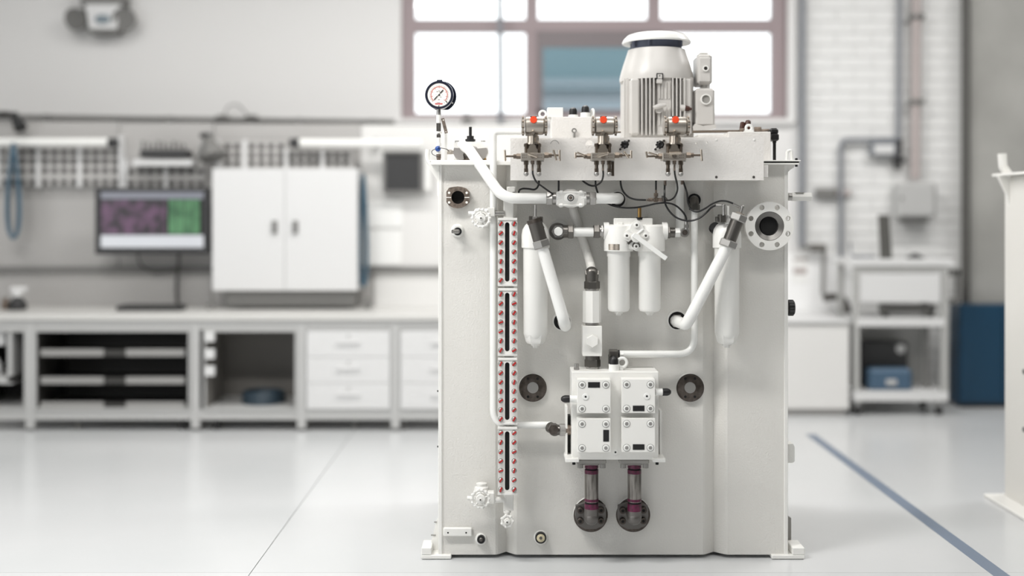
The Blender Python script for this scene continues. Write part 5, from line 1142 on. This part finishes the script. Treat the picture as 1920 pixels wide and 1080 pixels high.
# suction pipes below the manifold
for cx in (1109, 1189.5):
    lab = 'left' if cx < 1150 else 'right'
    sy = MF+.075
    pp = part('suction_pipe', vc(vc(MB(), cx, 884, 940, 12.8, sy, 28), cx, 878, 886, 11, sy, 24), 'pipe_raw', '%s raw steel pipe with purple paint below the manifold' % lab)
    part('split_flange', MB().boxp(cx-28, 862, cx+28, 870, MF+.03, MF+.13, .004).boxp(cx-15, 869, cx+15, 873, MF+.045, MF+.12, .004), 'grey', None, pp)
    for s in (-1, 1): part('flange_bolt', vc(MB(), cx+s*21, 869, 877, 5.6, MF+.05, 16), 'grey', None, pp)
    part('purple_ring', vc(MB(), cx, 870, 877, 12.8, sy, 24), 'purple', None, pp); part('purple_ring', vc(MB(), cx, 880, 887, 13.0, sy, 24), 'purple', None, pp)
    part('dark_neck', vc(MB(), cx, 876, 882, 11.2, sy, 24), 'hole', None, pp); part('dark_neck', vc(MB(), cx, 938, 945, 12.2, sy, 24), 'hole', None, pp)
    part('purple_ring', vc(MB(), cx, 934, 939, 13.1, sy, 24), 'purple', None, pp); part('purple_ring', vc(MB(), cx, 943.5, 953 if cx < 1150 else 957, 13.2, sy, 24), 'purple', None, pp)
    part('elbow', MB().cyl(P(cx, 972, sy), P(cx, 945, sy), S(13, sy), n=26).sph(P(cx, 971, sy), S(13.4, sy), 22, (1, 1.1, 1)).cyl(P(cx, 968, sy), V((P(cx, 968, sy).x, T0-.02, P(cx, 968, sy).z)), S(13.5, sy), n=24), 'clamp', None, pp)
    cf = cx-1.5 if cx < 1150 else cx-2.5
    rf = part('round_flange', MB().lathe(P(cf, 965, T0), (0, -1, 0), [(-.003, S(33)), (.004, S(32)), (.005, S(30.5)), (.022, S(30)), (.025, S(28.5)), (.025, 0)], 44), 'port', '%s round steel flange at the pipe foot' % lab)
    part('weld_ring', MB().torus(P(cf, 964, T0), (0, 1, 0), S(31.4), S(1.5), 44, 6), 'cast', None, rf)
    part('clamp_half', MB().plate(polyp([(cf-28, 949), (cf-13, 944), (cf+13, 944), (cf+28, 949), (cf+29, 968), (cf+24, 985), (cf+10, 992), (cf-10, 992), (cf-24, 985), (cf-29, 968)], 4.95), [], 4.95, 4.976), 'clamp', None, rf)
    for (a, d) in ((-19, 958), (20, 957.5), (-19, 978), (19.5, 977.5)):
        part('flange_bolt', MB().cy(cf+a, d, 6, 4.932, 4.951, 20, ch=.0015).mat(1).cy(cf+a, d, 3, 4.9312, 4.94, 6), ['port', 'hole'], None, rf)

# ---- black test hoses
def hose(pts, label, r=1.75):
    part('test_hose', MB().tube(cat([P(a, d, y) for (a, d, y) in pts], 7), S(r, 4.85), 8), 'hose', label)
R0, R1 = 4.885, 4.93
hose([(998.5, 318, 4.747), (999.5, 328, 4.75), (1006, 341, 4.77), (1020, 352, 4.80), (1034, 362, 4.83), (1048, 372, 4.90)], 'black hose from the left transmitter to the ball valve')
hose([(1010, 330, R0), (1010, 346, R0), (1003, 355, R0), (990, 354, R0), (979, 354, R0), (973, 359, R0), (973, 376, R1)], 'black hose looping under the left transmitter')
hose([(1047, 330, R0), (1047.5, 345, R0), (1047, 368, R0)], 'short black hose above the ball valve')
hose([(1130.5, 318, 4.747), (1131, 330, 4.76), (1127, 341, 4.80), (1116, 348, 4.85), (1105, 347, 4.87), (1094, 340, R0), (1088, 332, R0)], 'black hose looping under the middle transmitter')
hose([(1117, 330, R0), (1117, 348, R0), (1121, 362, R0), (1126, 372, 4.92)], 'short black hose dropping behind the pipe')
hose([(1163.5, 328, R0), (1164, 345, R0), (1168, 358, R0), (1178, 369, R0), (1192, 374, R0), (1211, 375, R0)], 'black hose curving right into the tee')
hose([(1230, 328, R0), (1230, 345, R0), (1230, 356, R0)], 'short black hose dropping into the tee')
hose([(1264.5, 318, 4.747), (1266, 330, 4.76), (1269.5, 345, 4.80), (1270, 357, 4.83), (1265, 369, 4.85), (1257, 375, 4.87), (1249, 376, R0)], 'black hose from the right transmitter to the tee')
hose([(1247, 328, R0), (1246.5, 345, R0), (1246, 362, 4.86), (1247, 380, 4.86), (1253, 393, 4.86), (1264, 405, 4.86), (1278, 412, 4.86), (1295, 414, 4.86), (1311, 409, 4.85), (1324, 399, 4.85), (1334, 389, 4.845), (1344, 384.5, 4.84)], 'black hose swinging low to the right filter block')
hose([(1277, 330, R0), (1283, 346, R0), (1288, 362, 4.87), (1290, 380, 4.87), (1296, 393, 4.87), (1308, 397, 4.86), (1322, 391, 4.84), (1336, 382, 4.82), (1350, 377, 4.81), (1363, 377.5, 4.80), (1376, 382, 4.80)], 'black hose arching over to the right coupling')
hose([(1138, 381, 4.91), (1150, 386, 4.87), (1168, 389.5, 4.86), (1190, 389.5, 4.86), (1212, 386, 4.86), (1232, 381.5, 4.85), (1250, 380.5, 4.85), (1266, 385, 4.85), (1279, 396, 4.86), (1286, 407, 4.87), (1287, 418, 4.87)], 'black hose sweeping right to the duplex filter outlet')
te = part('hose_tee', hc(hc(vc(vc(hc(MB(), 1212, 1252, 375, 2.0, R0, 10), 1230, 356, 372, 2.0, R0, 10), 1230, 362, 369, 4, R0, 6), 1216, 1224, 374.5, 4, R0, 6, True), 1234, 1241, 374.5, 4, R0, 6, True).boxp(1226, 370, 1234, 379, R0-.008, R0+.008, .002), 'rust', 'small steel hose tee below the rail')
part('elbow', MB().sph(P(1246, 374, R0), S(5.2), 12).cyl(P(1243, 367, R0), P(1243, 378, R0), S(2.4), n=8), 'dsteel', None, te)
for (a, y0, y1) in ((1247, 338, 348), (1279, 338, 346)): part('hose_sleeve', vc(MB(), a, y0, y1, 2.7, R0, 10), 'rust')
